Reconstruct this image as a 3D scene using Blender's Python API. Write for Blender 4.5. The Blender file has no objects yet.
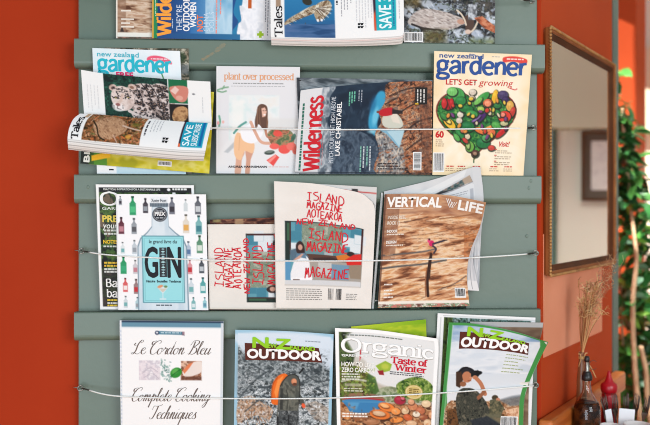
import bpy, bmesh, math, random
import numpy as np
from mathutils import Vector, Matrix

SC = bpy.context.scene
COL = SC.collection
R = math.radians
PI = math.pi

# ------------------------------------------------------------------ camera
FOC = 50.0
FPX = 650 * FOC / 36.0
CX, CY = 325.0, 212.5
CH = 1.35
cam_d = bpy.data.cameras.new('camera')
cam_d.lens = FOC
cam_d.sensor_width = 36.0
cam_d.clip_start = 0.05
cam_d.dof.use_dof = True
cam_d.dof.focus_distance = 1.935
cam_d.dof.aperture_fstop = 2.6
cam = bpy.data.objects.new('camera', cam_d)
COL.objects.link(cam)
cam.location = (0, 0, CH)
cam.rotation_euler = (PI / 2, 0, 0)
SC.camera = cam

# ------------------------------------------------------------------ world, sun, window and fill lamps, exposure
w = bpy.data.worlds.new('world')
SC.world = w
w.use_nodes = True
bgn = w.node_tree.nodes['Background']
bgn.inputs['Color'].default_value = (0.89, 0.97, 1.05, 1)
bgn.inputs['Strength'].default_value = 0.42

sun_d = bpy.data.lights.new('sun', 'SUN')
sun_d.energy = 11.0
sun_d.angle = R(0.6)
sun_d.color = (1.0, 0.93, 0.82)
sun = bpy.data.objects.new('sun', sun_d)
COL.objects.link(sun)
SUN_TO = Vector((-0.80, 0.10, 0.52)).normalized()
sun.rotation_euler = SUN_TO.to_track_quat('Z', 'Y').to_euler()
sun.location = (-4, 5, 4)


def area(name, loc, target, sx, sy, power, color, spread=180):
    d = bpy.data.lights.new(name, 'AREA')
    d.shape = 'RECTANGLE'
    d.size, d.size_y = sx, sy
    d.energy = power
    d.spread = R(spread)
    d.color = color
    o = bpy.data.objects.new(name, d)
    COL.objects.link(o)
    o.location = loc
    o.rotation_euler = (Vector(loc) - Vector(target)).to_track_quat('Z', 'Y').to_euler()
    return o


area('window_light', (1.75, -1.25, 1.75), (0.0, 1.95, 1.2), 1.6, 1.6, 66, (0.94, 0.985, 1.03))
area('front_fill', (-0.8, -1.3, 0.9), (-0.1, 1.95, 1.15), 1.6, 1.4, 42, (0.86, 0.97, 1.08))  # fill lamp added to brighten the lower left of the rack
area('plant_fill', (1.0, 2.80, 2.5), (1.14, 3.2, 1.1), 0.5, 0.4, 14, (1.0, 0.99, 0.95), 75)  # overhead lamp added to brighten the plants, no real source there

SC.cycles.filter_width = 1.05
SC.view_settings.view_transform = 'Standard'
SC.view_settings.look = 'None'
SC.view_settings.exposure = 0.0
SC.view_settings.gamma = 1.0
SC.view_settings.use_curve_mapping = False


# ------------------------------------------------------------------ materials
def lin(c):
    a = np.asarray(c, dtype=np.float64) / 255.0
    return np.where(a <= 0.04045, a / 12.92, ((a + 0.055) / 1.055) ** 2.4)


def L4(c):
    v = lin(c)
    return (float(v[0]), float(v[1]), float(v[2]), 1.0)


MATS = {}


def mat(name, c, rough=0.5, c2=None, scale=8.0, bump=0.0, bscale=60.0, metal=0.0, spec=0.5,
        stretch=(1, 1, 1), fac=(0.35, 0.65)):
    if name in MATS:
        return MATS[name]
    m = bpy.data.materials.new(name)
    m.use_nodes = True
    nt = m.node_tree
    p = nt.nodes['Principled BSDF']
    p.inputs['Roughness'].default_value = rough
    p.inputs['Metallic'].default_value = metal
    p.inputs['Specular IOR Level'].default_value = spec
    p.inputs['Base Color'].default_value = L4(c)
    if c2 is not None or bump:
        tc = nt.nodes.new('ShaderNodeTexCoord')
        mp = nt.nodes.new('ShaderNodeMapping')
        mp.inputs['Scale'].default_value = stretch
        nt.links.new(tc.outputs['Object'], mp.inputs['Vector'])
    if c2 is not None:
        n = nt.nodes.new('ShaderNodeTexNoise')
        n.inputs['Scale'].default_value = scale
        n.inputs['Detail'].default_value = 5
        nt.links.new(mp.outputs['Vector'], n.inputs['Vector'])
        cr = nt.nodes.new('ShaderNodeValToRGB')
        cr.color_ramp.elements[0].position = fac[0]
        cr.color_ramp.elements[1].position = fac[1]
        cr.color_ramp.elements[0].color = L4(c)
        cr.color_ramp.elements[1].color = L4(c2)
        nt.links.new(n.outputs['Fac'], cr.inputs['Fac'])
        nt.links.new(cr.outputs['Color'], p.inputs['Base Color'])
    if bump:
        n2 = nt.nodes.new('ShaderNodeTexNoise')
        n2.inputs['Scale'].default_value = bscale
        n2.inputs['Detail'].default_value = 4
        nt.links.new(mp.outputs['Vector'], n2.inputs['Vector'])
        b = nt.nodes.new('ShaderNodeBump')
        b.inputs['Strength'].default_value = bump
        b.inputs['Distance'].default_value = 0.004
        nt.links.new(n2.outputs['Fac'], b.inputs['Height'])
        nt.links.new(b.outputs['Normal'], p.inputs['Normal'])
    MATS[name] = m
    return m


def attr_mat(name, rough, spec=0.5, translucent=0.0):
    m = bpy.data.materials.new(name)
    m.use_nodes = True
    nt = m.node_tree
    p = nt.nodes['Principled BSDF']
    p.inputs['Roughness'].default_value = rough
    p.inputs['Specular IOR Level'].default_value = spec
    a = nt.nodes.new('ShaderNodeAttribute')
    a.attribute_name = 'Ink'
    nt.links.new(a.outputs['Color'], p.inputs['Base Color'])
    if translucent:
        tr = nt.nodes.new('ShaderNodeBsdfTranslucent')
        nt.links.new(a.outputs['Color'], tr.inputs['Color'])
        mx = nt.nodes.new('ShaderNodeMixShader')
        mx.inputs[0].default_value = translucent
        nt.links.new(p.outputs[0], mx.inputs[1])
        nt.links.new(tr.outputs[0], mx.inputs[2])
        nt.links.new(mx.outputs[0], nt.nodes['Material Output'].inputs['Surface'])
    MATS[name] = m
    return m


PRINT = attr_mat('printed_cover', 0.42, 0.1)
LEAF = attr_mat('leaf', 0.35, 0.5, 0.3)
STALK = attr_mat('dried_stalk', 0.8, 0.2)

GREEN = mat('green_paint', (93, 111, 98), 0.42, (100, 117, 103), 3.0, 0.10, 45.0)
GREEN_EDGE = mat('green_door_paint', (86, 108, 98), 0.45, (94, 116, 104), 3.0)
ORANGE = mat('orange_wall_paint', (170, 55, 24), 0.62, (162, 49, 20), 2.2, 0.06, 30.0, spec=0.06)
ORANGE_R = mat('right_wall_paint', (190, 74, 34), 0.62, (182, 68, 30), 2.2, 0.06, 30.0, spec=0.06)
SALMON = mat('salmon_wall_field', (234, 158, 124), 0.62, (226, 149, 114), 5.0, 0.05, 30.0, spec=0.06)
BEIGE = mat('beige_wall_paint', (234, 230, 216), 0.7, (228, 223, 208), 2.0)
PIER = mat('pier_wall_paint', (196, 84, 46), 0.62, (188, 76, 40), 2.2, spec=0.06)
KHAKI = mat('khaki_wall_paint', (222, 214, 188), 0.7, (216, 208, 182), 2.0)
PAPER = mat('page_edges', (226, 222, 214), 0.75, (196, 190, 180), 60.0, 0, 60, stretch=(0.3, 6, 1))
WIREM = mat('white_coated_wire', (225, 226, 222), 0.4)
STEEL = mat('dull_steel', (150, 148, 140), 0.35, metal=0.9)
DARKWIRE = mat('bare_wire_end', (62, 56, 50), 0.5, metal=0.5)
WALNUT = mat('brown_frame_wood', (156, 92, 46), 0.5, (124, 68, 32), 9.0, 0.08, 60, spec=0.25)
DARKWOOD = mat('dark_frame_wood', (92, 52, 28), 0.55, (70, 40, 22), 9.0, spec=0.15)
GILT = mat('gilt_beading', (190, 142, 84), 0.45, (150, 98, 50), 30.0, metal=0.2)
PINE = mat('orange_pine', (206, 118, 52), 0.38, (176, 88, 34), 6.0, 0.05, 40, stretch=(1, 1, 12))


def glass_mat(name, c, rough=0.02, ior=1.45):
    m = bpy.data.materials.new(name)
    m.use_nodes = True
    p = m.node_tree.nodes['Principled BSDF']
    p.inputs['Base Color'].default_value = L4(c)
    p.inputs['Transmission Weight'].default_value = 1.0
    p.inputs['Roughness'].default_value = rough
    p.inputs['IOR'].default_value = ior
    MATS[name] = m
    return m


# ------------------------------------------------------------------ object helpers
def tag(o, label=None, cat=None, group=None, kind=None):
    if label:
        o['label'] = label
    if cat:
        o['category'] = cat
    if group:
        o['group'] = group
    if kind:
        o['kind'] = kind
    return o


def empty(name, loc, rz=0.0, label=None, cat=None, group=None):
    o = bpy.data.objects.new(name, None)
    o.empty_display_size = 0.03
    COL.objects.link(o)
    o.location = loc
    o.rotation_euler = (0, 0, rz)
    return tag(o, label, cat, group)


def mesh_np(name, V, F, m, parent=None, ink=None, smooth=True):
    me = bpy.data.meshes.new(name)
    V = np.asarray(V, dtype=np.float64)
    me.from_pydata([tuple(v) for v in V.tolist()], [], F)
    if ink is not None:
        a = me.color_attributes.new('Ink', 'FLOAT_COLOR', 'POINT')
        buf = np.ones((len(V), 4), dtype=np.float32)
        buf[:, :3] = ink
        a.data.foreach_set('color', buf.ravel())
    me.materials.append(m)
    if smooth:
        me.polygons.foreach_set('use_smooth', [True] * len(me.polygons))
    me.update()
    o = bpy.data.objects.new(name, me)
    COL.objects.link(o)
    o.parent = parent
    return o


def bm_obj(name, bm, m, parent=None, smooth=False):
    me = bpy.data.meshes.new(name)
    bmesh.ops.recalc_face_normals(bm, faces=bm.faces[:])
    bm.to_mesh(me)
    bm.free()
    for k in (m if isinstance(m, (list, tuple)) else [m]):
        me.materials.append(k)
    if smooth:
        me.polygons.foreach_set('use_smooth', [True] * len(me.polygons))
    o = bpy.data.objects.new(name, me)
    COL.objects.link(o)
    o.parent = parent
    return o


def box(bm, c, s, bevel=0.0, rot=None, seg=2):
    r = bmesh.ops.create_cube(bm, size=1.0)
    M = Matrix.Translation(c) @ (rot or Matrix.Identity(4)) @ Matrix.Diagonal((s[0], s[1], s[2], 1))
    bmesh.ops.transform(bm, matrix=M, verts=r['verts'])
    if bevel:
        es = {e for v in r['verts'] for e in v.link_edges}
        bmesh.ops.bevel(bm, geom=list(es), offset=bevel, segments=seg, affect='EDGES', profile=0.6)


def prism(bm, pts, axis_from, axis_to):
    """polygon pts (list of Vector) swept from one offset to another"""
    a = [bm.verts.new(p + axis_from) for p in pts]
    b = [bm.verts.new(p + axis_to) for p in pts]
    n = len(pts)
    bm.faces.new(a)
    bm.faces.new(b[::-1])
    for i in range(n):
        bm.faces.new((a[i], b[i], b[(i + 1) % n], a[(i + 1) % n]))


def tube(bm, pts, rad, n=8, cap=True):
    pts = [Vector(p) for p in pts]
    rads = rad if isinstance(rad, (list, tuple)) else [rad] * len(pts)
    rings = []
    prev = None
    for i, p in enumerate(pts):
        t = (pts[min(i + 1, len(pts) - 1)] - pts[max(i - 1, 0)]).normalized()
        if prev is None:
            ref = Vector((0, 0, 1)) if abs(t.z) < 0.9 else Vector((1, 0, 0))
            u = t.cross(ref).normalized()
        else:
            u = (prev - t * prev.dot(t)).normalized()
        prev = u
        v = t.cross(u)
        rings.append([bm.verts.new(p + (u * math.cos(2 * PI * k / n) + v * math.sin(2 * PI * k / n)) * rads[i])
                      for k in range(n)])
    for a, b in zip(rings, rings[1:]):
        for k in range(n):
            bm.faces.new((a[k], a[(k + 1) % n], b[(k + 1) % n], b[k]))
    if cap:
        bm.faces.new(rings[0][::-1])
        bm.faces.new(rings[-1])


def lathe(bm, prof, n=28, c=(0, 0, 0), cap0=True, cap1=True):
    rings = []
    for r, z in prof:
        rings.append([bm.verts.new((c[0] + r * math.cos(2 * PI * k / n), c[1] + r * math.sin(2 * PI * k / n), c[2] + z))
                      for k in range(n)])
    for a, b in zip(rings, rings[1:]):
        for k in range(n):
            bm.faces.new((a[k], a[(k + 1) % n], b[(k + 1) % n], b[k]))
    if cap0:
        bm.faces.new(rings[0][::-1])
    if cap1:
        bm.faces.new(rings[-1])


def catmull(pts, n=8):
    P = np.asarray(pts, dtype=float)
    if len(P) < 3:
        return P
    Q = np.vstack([2 * P[0] - P[1], P, 2 * P[-1] - P[-2]])
    out = []
    for i in range(1, len(Q) - 2):
        p0, p1, p2, p3 = Q[i - 1], Q[i], Q[i + 1], Q[i + 2]
        for k in range(n):
            t = k / n
            out.append(0.5 * (2 * p1 + (p2 - p0) * t + (2 * p0 - 5 * p1 + 4 * p2 - p3) * t * t
                              + (3 * p1 - p0 - 3 * p2 + p3) * t ** 3))
    out.append(P[-1])
    return np.array(out)


# ------------------------------------------------------------------ the rack's own frame
YAW = R(3.9)
EX = np.array((math.cos(YAW), math.sin(YAW), 0.0))
EY = np.array((-math.sin(YAW), math.cos(YAW), 0.0))
ORG = np.array((0.0, 1.94, 0.0))
LEDGE = 0.028          # how far the ledges stand out from the back board (ledge face is y = 0 of the rack)


def unp(px, py, d):
    """photo point -> rack coordinates on the plane y = d"""
    px = np.asarray(px, dtype=float)
    py = np.asarray(py, dtype=float)
    dx = (px - CX) / FPX
    dz = -(py - CY) / FPX
    lam = (d + ORG @ EY) / (dx * EY[0] + EY[1])
    x = lam * dx * EX[0] + (lam - ORG[1]) * EX[1]
    z = CH + lam * dz
    return np.stack([x, np.broadcast_to(d, x.shape).astype(float), z], axis=-1)


def rack_world(p):
    v = ORG + EX * p[0] + EY * p[1]
    return Vector((v[0], v[1], p[2]))


# ------------------------------------------------------------------ printed covers
def noise2(x, y, seed):
    T = np.random.RandomState(seed).rand(64, 64)
    xi = np.floor(x).astype(int)
    yi = np.floor(y).astype(int)
    fx, fy = x - xi, y - yi
    fx = fx * fx * (3 - 2 * fx)
    fy = fy * fy * (3 - 2 * fy)
    a = T[yi % 64, xi % 64]
    b = T[yi % 64, (xi + 1) % 64]
    c = T[(yi + 1) % 64, xi % 64]
    d = T[(yi + 1) % 64, (xi + 1) % 64]
    return (a * (1 - fx) + b * fx) * (1 - fy) + (c * (1 - fx) + d * fx) * fy


def fbm(x, y, seed, octs=3):
    s, a, n = 0, 1.0, 0
    for k in range(octs):
        s = s + a * noise2(x * 2 ** k + 7.3 * k, y * 2 ** k + 3.1 * k, seed + k)
        n += a
        a *= 0.6
    return s / n


GLYPH = {}


def glyphs(s, bold, res=3):
    key = (s, round(bold, 3))
    if key in GLYPH:
        return GLYPH[key]
    cu = bpy.data.curves.new('t', 'FONT')
    cu.body = s
    cu.size = 1.0
    cu.offset = bold
    cu.resolution_u = res
    o = bpy.data.objects.new('t', cu)
    COL.objects.link(o)
    dg = bpy.context.evaluated_depsgraph_get()
    ev = o.evaluated_get(dg)
    me = ev.to_mesh()
    me.calc_loop_triangles()
    V = np.array([v.co[:2] for v in me.vertices]).reshape(-1, 2)
    F = [tuple(t.vertices) for t in me.loop_triangles]
    ev.to_mesh_clear()
    bpy.data.objects.remove(o)
    bpy.data.curves.remove(cu)
    GLYPH[key] = (V, F)
    return V, F


CAP = None

HAND = {
    'I': [[(.1, 1), (.95, .95)], [(.55, .97), (.45, .03)], [(.0, .02), (.9, 0)]],
    'S': [[(.9, .95), (.3, .9), (.1, .65), (.85, .4), (.7, .05), (0, .0)]],
    'L': [[(.25, 1), (.1, .03), (.95, .0)]],
    'A': [[(0, 0), (.55, 1), (.9, 0)], [(.15, .38), (.85, .42)]],
    'N': [[(.05, 0), (.15, 1), (.8, .05), (.95, 1)]],
    'D': [[(.1, 0), (.2, 1), (.85, .8), (.85, .25), (.05, 0)]],
    'M': [[(0, 0), (.2, 1), (.5, .35), (.8, 1), (1, 0)]],
    'G': [[(.9, .9), (.35, .95), (.05, .45), (.4, .0), (.9, .15), (.85, .48), (.5, .45)]],
    'Z': [[(.05, .95), (.95, 1), (.05, 0), (1, .05)], [(.3, .5), (.75, .52)]],
    'E': [[(.95, 1), (.1, .95), (.05, 0), (.95, .03)], [(.1, .5), (.7, .52)]],
    'O': [[(.5, 1), (.08, .6), (.3, .02), (.85, .3), (.75, .9), (.5, 1)]],
    'T': [[(0, .95), (1, 1)], [(.5, .98), (.45, 0)]],
    'R': [[(.1, 0), (.15, 1), (.85, .8), (.6, .5), (.15, .45), (.95, 0)]],
    'W': [[(0, 1), (.25, 0), (.5, .7), (.75, 0), (1, 1)]],
}
SCRIPT = {
    'e': (.60, [[(0, .45), (.35, .6), (.5, .85), (.35, 1), (.12, .75), (.1, .3), (.3, 0), (.55, .1), (.68, .4)]]),
    'o': (.66, [[(.45, .97), (.15, .8), (.05, .35), (.2, 0), (.45, .1), (.55, .55), (.42, .95), (.55, .8), (.75, .8)]]),
    'r': (.58, [[(0, .4), (.2, .9), (.22, 1.05), (.3, .85), (.5, .85), (.42, .3), (.5, 0), (.68, .3)]]),
    'd': (.78, [[(.5, .85), (.25, .97), (.05, .5), (.15, .02), (.4, .2), (.62, 1.2), (.7, 2)],
                [(.64, 1.3), (.52, .3), (.62, 0), (.85, .35)]]),
    'n': (.74, [[(0, .5), (.17, .97), (.2, .9), (.12, 0)], [(.14, .3), (.4, .97), (.52, .85), (.45, .25), (.55, 0), (.8, .35)]]),
    'l': (.42, [[(0, .3), (.35, 1.5), (.4, 2), (.25, 1.9), (.15, .9), (.15, .15), (.28, 0), (.5, .35)]]),
    'u': (.76, [[(0, .5), (.14, .97), (.05, .25), (.18, 0), (.45, .4), (.57, .97)], [(.57, .97), (.48, .2), (.58, 0), (.82, .35)]]),
    'm': (1.1, [[(0, .5), (.17, .97), (.2, .9), (.12, 0)], [(.14, .3), (.38, .97), (.48, .85), (.42, 0)],
                [(.44, .3), (.7, .97), (.82, .85), (.76, .25), (.86, 0), (1.1, .35)]]),
    'p': (.68, [[(0, .5), (.2, 1.1), (.0, -.95)], [(.1, .3), (.35, .97), (.55, .7), (.45, .1), (.2, .05)]]),
    't': (.45, [[(0, .4), (.3, 1.7), (.15, .25), (.28, 0), (.5, .35)], [(.0, 1.1), (.5, 1.12)]]),
    'k': (.66, [[(0, .3), (.35, 1.7), (.35, 2), (.2, 1.6), (.05, 0)], [(.1, .4), (.42, .97), (.45, .7), (.15, .5), (.4, .1), (.5, 0), (.7, .3)]]),
    'i': (.40, [[(0, .4), (.17, .97), (.08, .2), (.2, 0), (.42, .35)], [(.2, 1.4), (.25, 1.52)]]),
    'g': (.72, [[(.5, .85), (.25, .97), (.05, .5), (.15, .05), (.4, .25), (.57, .97)],
                [(.57, .97), (.4, -.5), (.15, -.97), (0, -.7), (.3, -.2), (.8, .35)]]),
    'c': (.52, [[(.5, .8), (.35, .98), (.1, .7), (.08, .2), (.28, 0), (.6, .35)]]),
    'h': (.72, [[(0, .3), (.35, 1.6), (.38, 2), (.25, 1.8), (.05, 0)], [(.1, .3), (.38, .97), (.5, .8), (.42, .2), (.52, 0), (.8, .35)]]),
    'q': (.68, [[(.5, .85), (.25, .97), (.05, .5), (.15, .05), (.4, .25), (.6, 1)], [(.6, 1), (.42, -.97)]]),
    's': (.52, [[(0, .2), (.35, 1), (.3, .7), (.48, .25), (.3, 0), (.05, .1)]]),
    'L': (1.05, [[(.7, 1.7), (.98, 1.95), (.75, 2.15), (.45, 1.5), (.4, .5), (.15, .0), (-.08, .15), (.3, .2), (.7, 0), (1.05, .25)],
                 [(.1, 1.7), (.0, 1.4), (.25, 1.3)]]),
    'C': (.98, [[(.95, 1.6), (1.1, 1.95), (.8, 2.1), (.3, 1.6), (.1, .7), (.3, .05), (.65, 0), (1.0, .4)],
                [(.5, 2.05), (.05, 1.9), (.05, 1.5), (.35, 1.5), (.4, 1.8)]]),
    'B': (1.05, [[(.45, 2), (.4, 1), (.2, .05), (0, .15)], [(.0, 1.4), (.3, 2.1), (.85, 2.1), (.95, 1.7), (.5, 1.1)],
                 [(.5, 1.1), (.9, .9), (.95, .35), (.6, 0), (.3, .1)]]),
    'T': (.92, [[(.02, 1.4), (.1, 1.95), (.5, 1.95), (1.0, 2.05), (1.2, 2.25)], [(.7, 1.97), (.6, 1), (.4, .1), (.1, 0), (.0, .3)]]),
    ' ': (.5, []),
}


SKEL = {
    'g': (.86, [[(.66, .62), (.6, .9), (.36, 1), (.12, .86), (.08, .6), (.14, .36), (.37, .26), (.6, .36), (.66, .62)],
                [(.2, .34), (.1, .16), (.2, .02), (.5, -.02), (.74, -.12), (.74, -.34), (.4, -.46), (.08, -.38), (.06, -.16), (.2, .0)],
                [(.58, .88), (.82, .98)]]),
    'a': (.82, [[(.1, .8), (.3, .98), (.56, .95), (.66, .7), (.66, 0)], [(.64, .57), (.3, .5), (.07, .27), (.2, .03), (.44, .05), (.64, .25)]]),
    'r': (.58, [[(.13, 1), (.13, 0)], [(.13, .55), (.24, .88), (.52, .97)]]),
    'd': (.86, [[(.68, 1.45), (.68, 0)], [(.68, .8), (.42, .99), (.12, .78), (.09, .3), (.35, .01), (.68, .25)]]),
    'e': (.82, [[(.1, .53), (.72, .55)], [(.72, .55), (.66, .86), (.4, 1), (.13, .8), (.08, .4), (.25, .07), (.5, 0), (.72, .13)]]),
    'n': (.84, [[(.13, 1), (.13, 0)], [(.13, .62), (.34, .96), (.58, .94), (.68, .68), (.68, 0)]]),
    'i': (.34, [[(.15, 1), (.15, 0)], [(.15, 1.42), (.15, 1.24)]]),
    'l': (.34, [[(.15, 1.45), (.15, 0)]]),
    's': (.68, [[(.58, .85), (.36, 1), (.12, .84), (.2, .58), (.48, .44), (.58, .2), (.36, 0), (.06, .13)]]),
    'c': (.70, [[(.62, .82), (.38, 1), (.12, .8), (.08, .35), (.3, 0), (.62, .15)]]),
    'o': (.84, [[(.39, 1), (.12, .84), (.07, .5), (.14, .14), (.39, 0), (.64, .14), (.71, .5), (.66, .84), (.39, 1)]]),
    'p': (.84, [[(.13, 1), (.13, -.45)], [(.13, .8), (.4, .99), (.66, .8), (.7, .35), (.44, .01), (.13, .22)]]),
    't': (.50, [[(.17, 1.3), (.17, .2), (.28, .01), (.44, .05)], [(0, 1), (.43, 1)]]),
    'v': (.66, [[(.02, 1), (.31, 0)], [(.31, 0), (.6, 1)]]),
    'f': (.48, [[(.5, 1.38), (.32, 1.45), (.18, 1.2), (.18, 0)], [(0, 1), (.42, 1)]]),
    'w': (1.0, [[(.02, 1), (.25, 0)], [(.25, 0), (.48, .95)], [(.48, .95), (.7, 0)], [(.7, 0), (.94, 1)]]),
    'W': (1.34, [[(.03, 1.38), (.33, 0)], [(.33, 0), (.64, 1.3)], [(.64, 1.3), (.95, 0)], [(.95, 0), (1.25, 1.38)]]),
    'T': (1.05, [[(.0, 1.36), (1.0, 1.36)], [(.5, 1.4), (.5, 0)], [(.04, 1.36), (.02, 1.1)], [(.96, 1.36), (.98, 1.1)]]),
    'O': (1.22, [[(.57, 1.42), (.2, 1.2), (.08, .7), (.2, .2), (.57, -.02), (.94, .2), (1.06, .7), (.94, 1.2), (.57, 1.42)]]),
    'B': (.98, [[(.14, 1.4), (.14, 0)], [(.14, 1.38), (.6, 1.36), (.72, 1.06), (.56, .78), (.14, .74)], [(.14, .74), (.6, .72), (.82, .38), (.62, .04), (.14, .02)]]),
    'b': (.84, [[(.13, 1.45), (.13, 0)], [(.13, .8), (.4, .99), (.66, .8), (.7, .35), (.44, .01), (.13, .2)]]),
    ' ': (.42, []),
}
FOOT = {'r': [(.13, 0)], 'n': [(.13, 0), (.68, 0)], 'i': [(.15, 0)], 'l': [(.15, 0)], 'p': [(.13, -.45)], 'f': [(.18, 0)], 'T': [(.5, 0)],
        'W': [(.03, 1.38), (1.25, 1.38)], 'v': [(.02, 1), (.6, 1)], 'd': [(.7, 0)], 'a': [(.7, 0)]}


class Art:
    """A printed cover: a fine grid of flat ink colours with crisp lettering above. Coordinates are cover units."""

    def __init__(s, x0, y0, x1, y1, bg=(255, 255, 255), r=1.5):
        s.b = (x0, y0, x1, y1)
        s.nx = int((x1 - x0) * r) + 2
        s.ny = int((y1 - y0) * r) + 2
        s.X, s.Y = np.meshgrid(np.linspace(x0, x1, s.nx), np.linspace(y0, y1, s.ny))
        s.img = np.empty((s.ny, s.nx, 3))
        s.img[:] = np.array(bg, float)
        s.items = []
        s.step = 0
        s.smooth = True
        s.warped = False
        s.flat = (s.X, s.Y)
        s.rng = random.Random(int(x0 * 7 + y0 * 13))

    def warp(s, patch):
        """from here on the picture is drawn in the coordinates of the bent sheet"""
        x0, y0, x1, y1 = s.b
        X, Y = s.flat
        p = patch.flat((X - x0) / (x1 - x0), (Y - y0) / (y1 - y0))
        s.X, s.Y = p[..., 0], p[..., 1]
        s.warped = True

    def unwarp(s):
        s.X, s.Y = s.flat
        s.warped = False

    def put(s, m, c, a=1.0):
        m = (m * a)[..., None]
        s.img += m * (np.asarray(c, float) - s.img)

    def rect(s, x0, y0, x1, y1, c, a=1.0, soft=0.6):
        d = np.minimum(np.minimum(s.X - x0, x1 - s.X), np.minimum(s.Y - y0, y1 - s.Y))
        s.put(np.clip(d / soft + 0.5, 0, 1), c, a)

    def ell(s, cx, cy, rx, ry, c, rot=0.0, a=1.0, soft=0.7):
        cr, sr = math.cos(R(rot)), math.sin(R(rot))
        if s.warped:
            dx, dy = s.X - cx, s.Y - cy
            u, v = (dx * cr + dy * sr) / rx, (-dx * sr + dy * cr) / ry
            s.put(np.clip((1 - np.sqrt(u * u + v * v)) * min(rx, ry) / soft + 0.5, 0, 1), c, a)
            return
        x0, y0, x1, y1 = s.b
        big = max(rx, ry) + soft * max(rx, ry) / min(rx, ry) + 1
        i0 = max(0, int((cx - big - x0) / (x1 - x0) * (s.nx - 1)))
        i1 = min(s.nx, int((cx + big - x0) / (x1 - x0) * (s.nx - 1)) + 2)
        j0 = max(0, int((cy - big - y0) / (y1 - y0) * (s.ny - 1)))
        j1 = min(s.ny, int((cy + big - y0) / (y1 - y0) * (s.ny - 1)) + 2)
        if i1 <= i0 or j1 <= j0:
            return
        dx, dy = s.X[j0:j1, i0:i1] - cx, s.Y[j0:j1, i0:i1] - cy
        u, v = (dx * cr + dy * sr) / rx, (-dx * sr + dy * cr) / ry
        rr = np.sqrt(u * u + v * v)
        m = (np.clip((1 - rr) * min(rx, ry) / soft + 0.5, 0, 1) * a)[..., None]
        s.img[j0:j1, i0:i1] += m * (np.asarray(c, float) - s.img[j0:j1, i0:i1])

    def flecks(s, region, n, cols, rx=(0.6, 2.2), ry=(0.4, 1.0), ang=(0, 180), a=0.85, inside=None):
        x0, y0, x1, y1 = region
        ok = None
        if inside is not None:
            ok = s.pmask(inside)
        for _ in range(n):
            x, y = s.rng.uniform(x0, x1), s.rng.uniform(y0, y1)
            if ok is not None:
                i = min(s.nx - 1, max(0, int((x - s.b[0]) / (s.b[2] - s.b[0]) * (s.nx - 1))))
                j = min(s.ny - 1, max(0, int((y - s.b[1]) / (s.b[3] - s.b[1]) * (s.ny - 1))))
                if ok[j, i] < 0.5:
                    continue
            s.ell(x, y, s.rng.uniform(*rx), s.rng.uniform(*ry), s.rng.choice(cols), s.rng.uniform(*ang), a * s.rng.uniform(0.6, 1), 0.6)

    def pmask(s, pts, soft=0.7):
        P = np.asarray(pts, float)
        if 6 <= len(P) < 30 and s.smooth:
            n0 = len(P)
            P = catmull(np.vstack([P[-2:], P, P[:3]]), 4)[8:8 + 4 * n0]
        inside = np.zeros(s.X.shape, bool)
        dist = np.full(s.X.shape, 1e9)
        n = len(P)
        for i in range(n):
            (xa, ya), (xb, yb) = P[i], P[(i + 1) % n]
            ex, ey = xb - xa, yb - ya
            t = np.clip(((s.X - xa) * ex + (s.Y - ya) * ey) / (ex * ex + ey * ey + 1e-9), 0, 1)
            dist = np.minimum(dist, np.hypot(s.X - xa - t * ex, s.Y - ya - t * ey))
            c = (ya > s.Y) != (yb > s.Y)
            xi = xa + (s.Y - ya) * ex / (ey if abs(ey) > 1e-9 else 1e-9)
            inside ^= c & (s.X < xi)
        sd = np.where(inside, dist, -dist)
        return np.clip(sd / soft + 0.5, 0, 1)

    def poly(s, pts, c, a=1.0, soft=0.7):
        s.put(s.pmask(pts, soft), c, a)

    def line(s, pts, w, c, a=1.0):
        P = catmull(pts, 5)
        dist = np.full(s.X.shape, 1e9)
        for (xa, ya), (xb, yb) in zip(P, P[1:]):
            ex, ey = xb - xa, yb - ya
            t = np.clip(((s.X - xa) * ex + (s.Y - ya) * ey) / (ex * ex + ey * ey + 1e-9), 0, 1)
            dist = np.minimum(dist, np.hypot(s.X - xa - t * ex, s.Y - ya - t * ey))
        s.put(np.clip((w / 2 - dist) / 0.6 + 0.5, 0, 1), c, a)

    def tex(s, region, cols, sx, sy, seed, octs=3, con=2.0, ang=0.0, a=1.0, soft=0.7):
        if isinstance(region, tuple):
            x0, y0, x1, y1 = region
            d = np.minimum(np.minimum(s.X - x0, x1 - s.X), np.minimum(s.Y - y0, y1 - s.Y))
            m = np.clip(d / soft + 0.5, 0, 1)
        else:
            m = s.pmask(region, soft)
        cr, sr = math.cos(R(ang)), math.sin(R(ang))
        u, v = s.X * cr + s.Y * sr, -s.X * sr + s.Y * cr
        n = np.clip((fbm(u / sx, v / sy, seed, octs) - 0.5) * con + 0.5, 0, 1)
        C = np.asarray(cols, float)
        k = n * (len(C) - 1)
        out = np.stack([np.interp(k, range(len(C)), C[:, i]) for i in range(3)], -1)
        s.img += (m * a)[..., None] * (out - s.img)

    def grad(s, x0, y0, x1, y1, ca, cb, horiz=False):
        d = np.minimum(np.minimum(s.X - x0, x1 - s.X), np.minimum(s.Y - y0, y1 - s.Y))
        m = np.clip(d / 0.6 + 0.5, 0, 1)
        t = np.clip((s.X - x0) / (x1 - x0) if horiz else (s.Y - y0) / (y1 - y0), 0, 1)[..., None]
        s.img += m[..., None] * (np.asarray(ca, float) * (1 - t) + np.asarray(cb, float) * t - s.img)

    def micro(s, x0, y0, x1, lines, c, pitch=2.0, h=0.8, a=0.75, rot=False, ragged=0.25):
        """lines of print too small to read; rot: columns running upwards"""
        for i in range(lines):
            u = x0
            end = x1 - (x1 - x0) * ragged * s.rng.random()
            while u < end:
                v = min(end, u + s.rng.uniform(1.4, 4.2))
                if rot:
                    s.quad(y0 + i * pitch, u, y0 + i * pitch + h, v, c, a)
                else:
                    s.quad(u, y0 + i * pitch, v, y0 + i * pitch + h, c, a)
                u = v + 0.7

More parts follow.
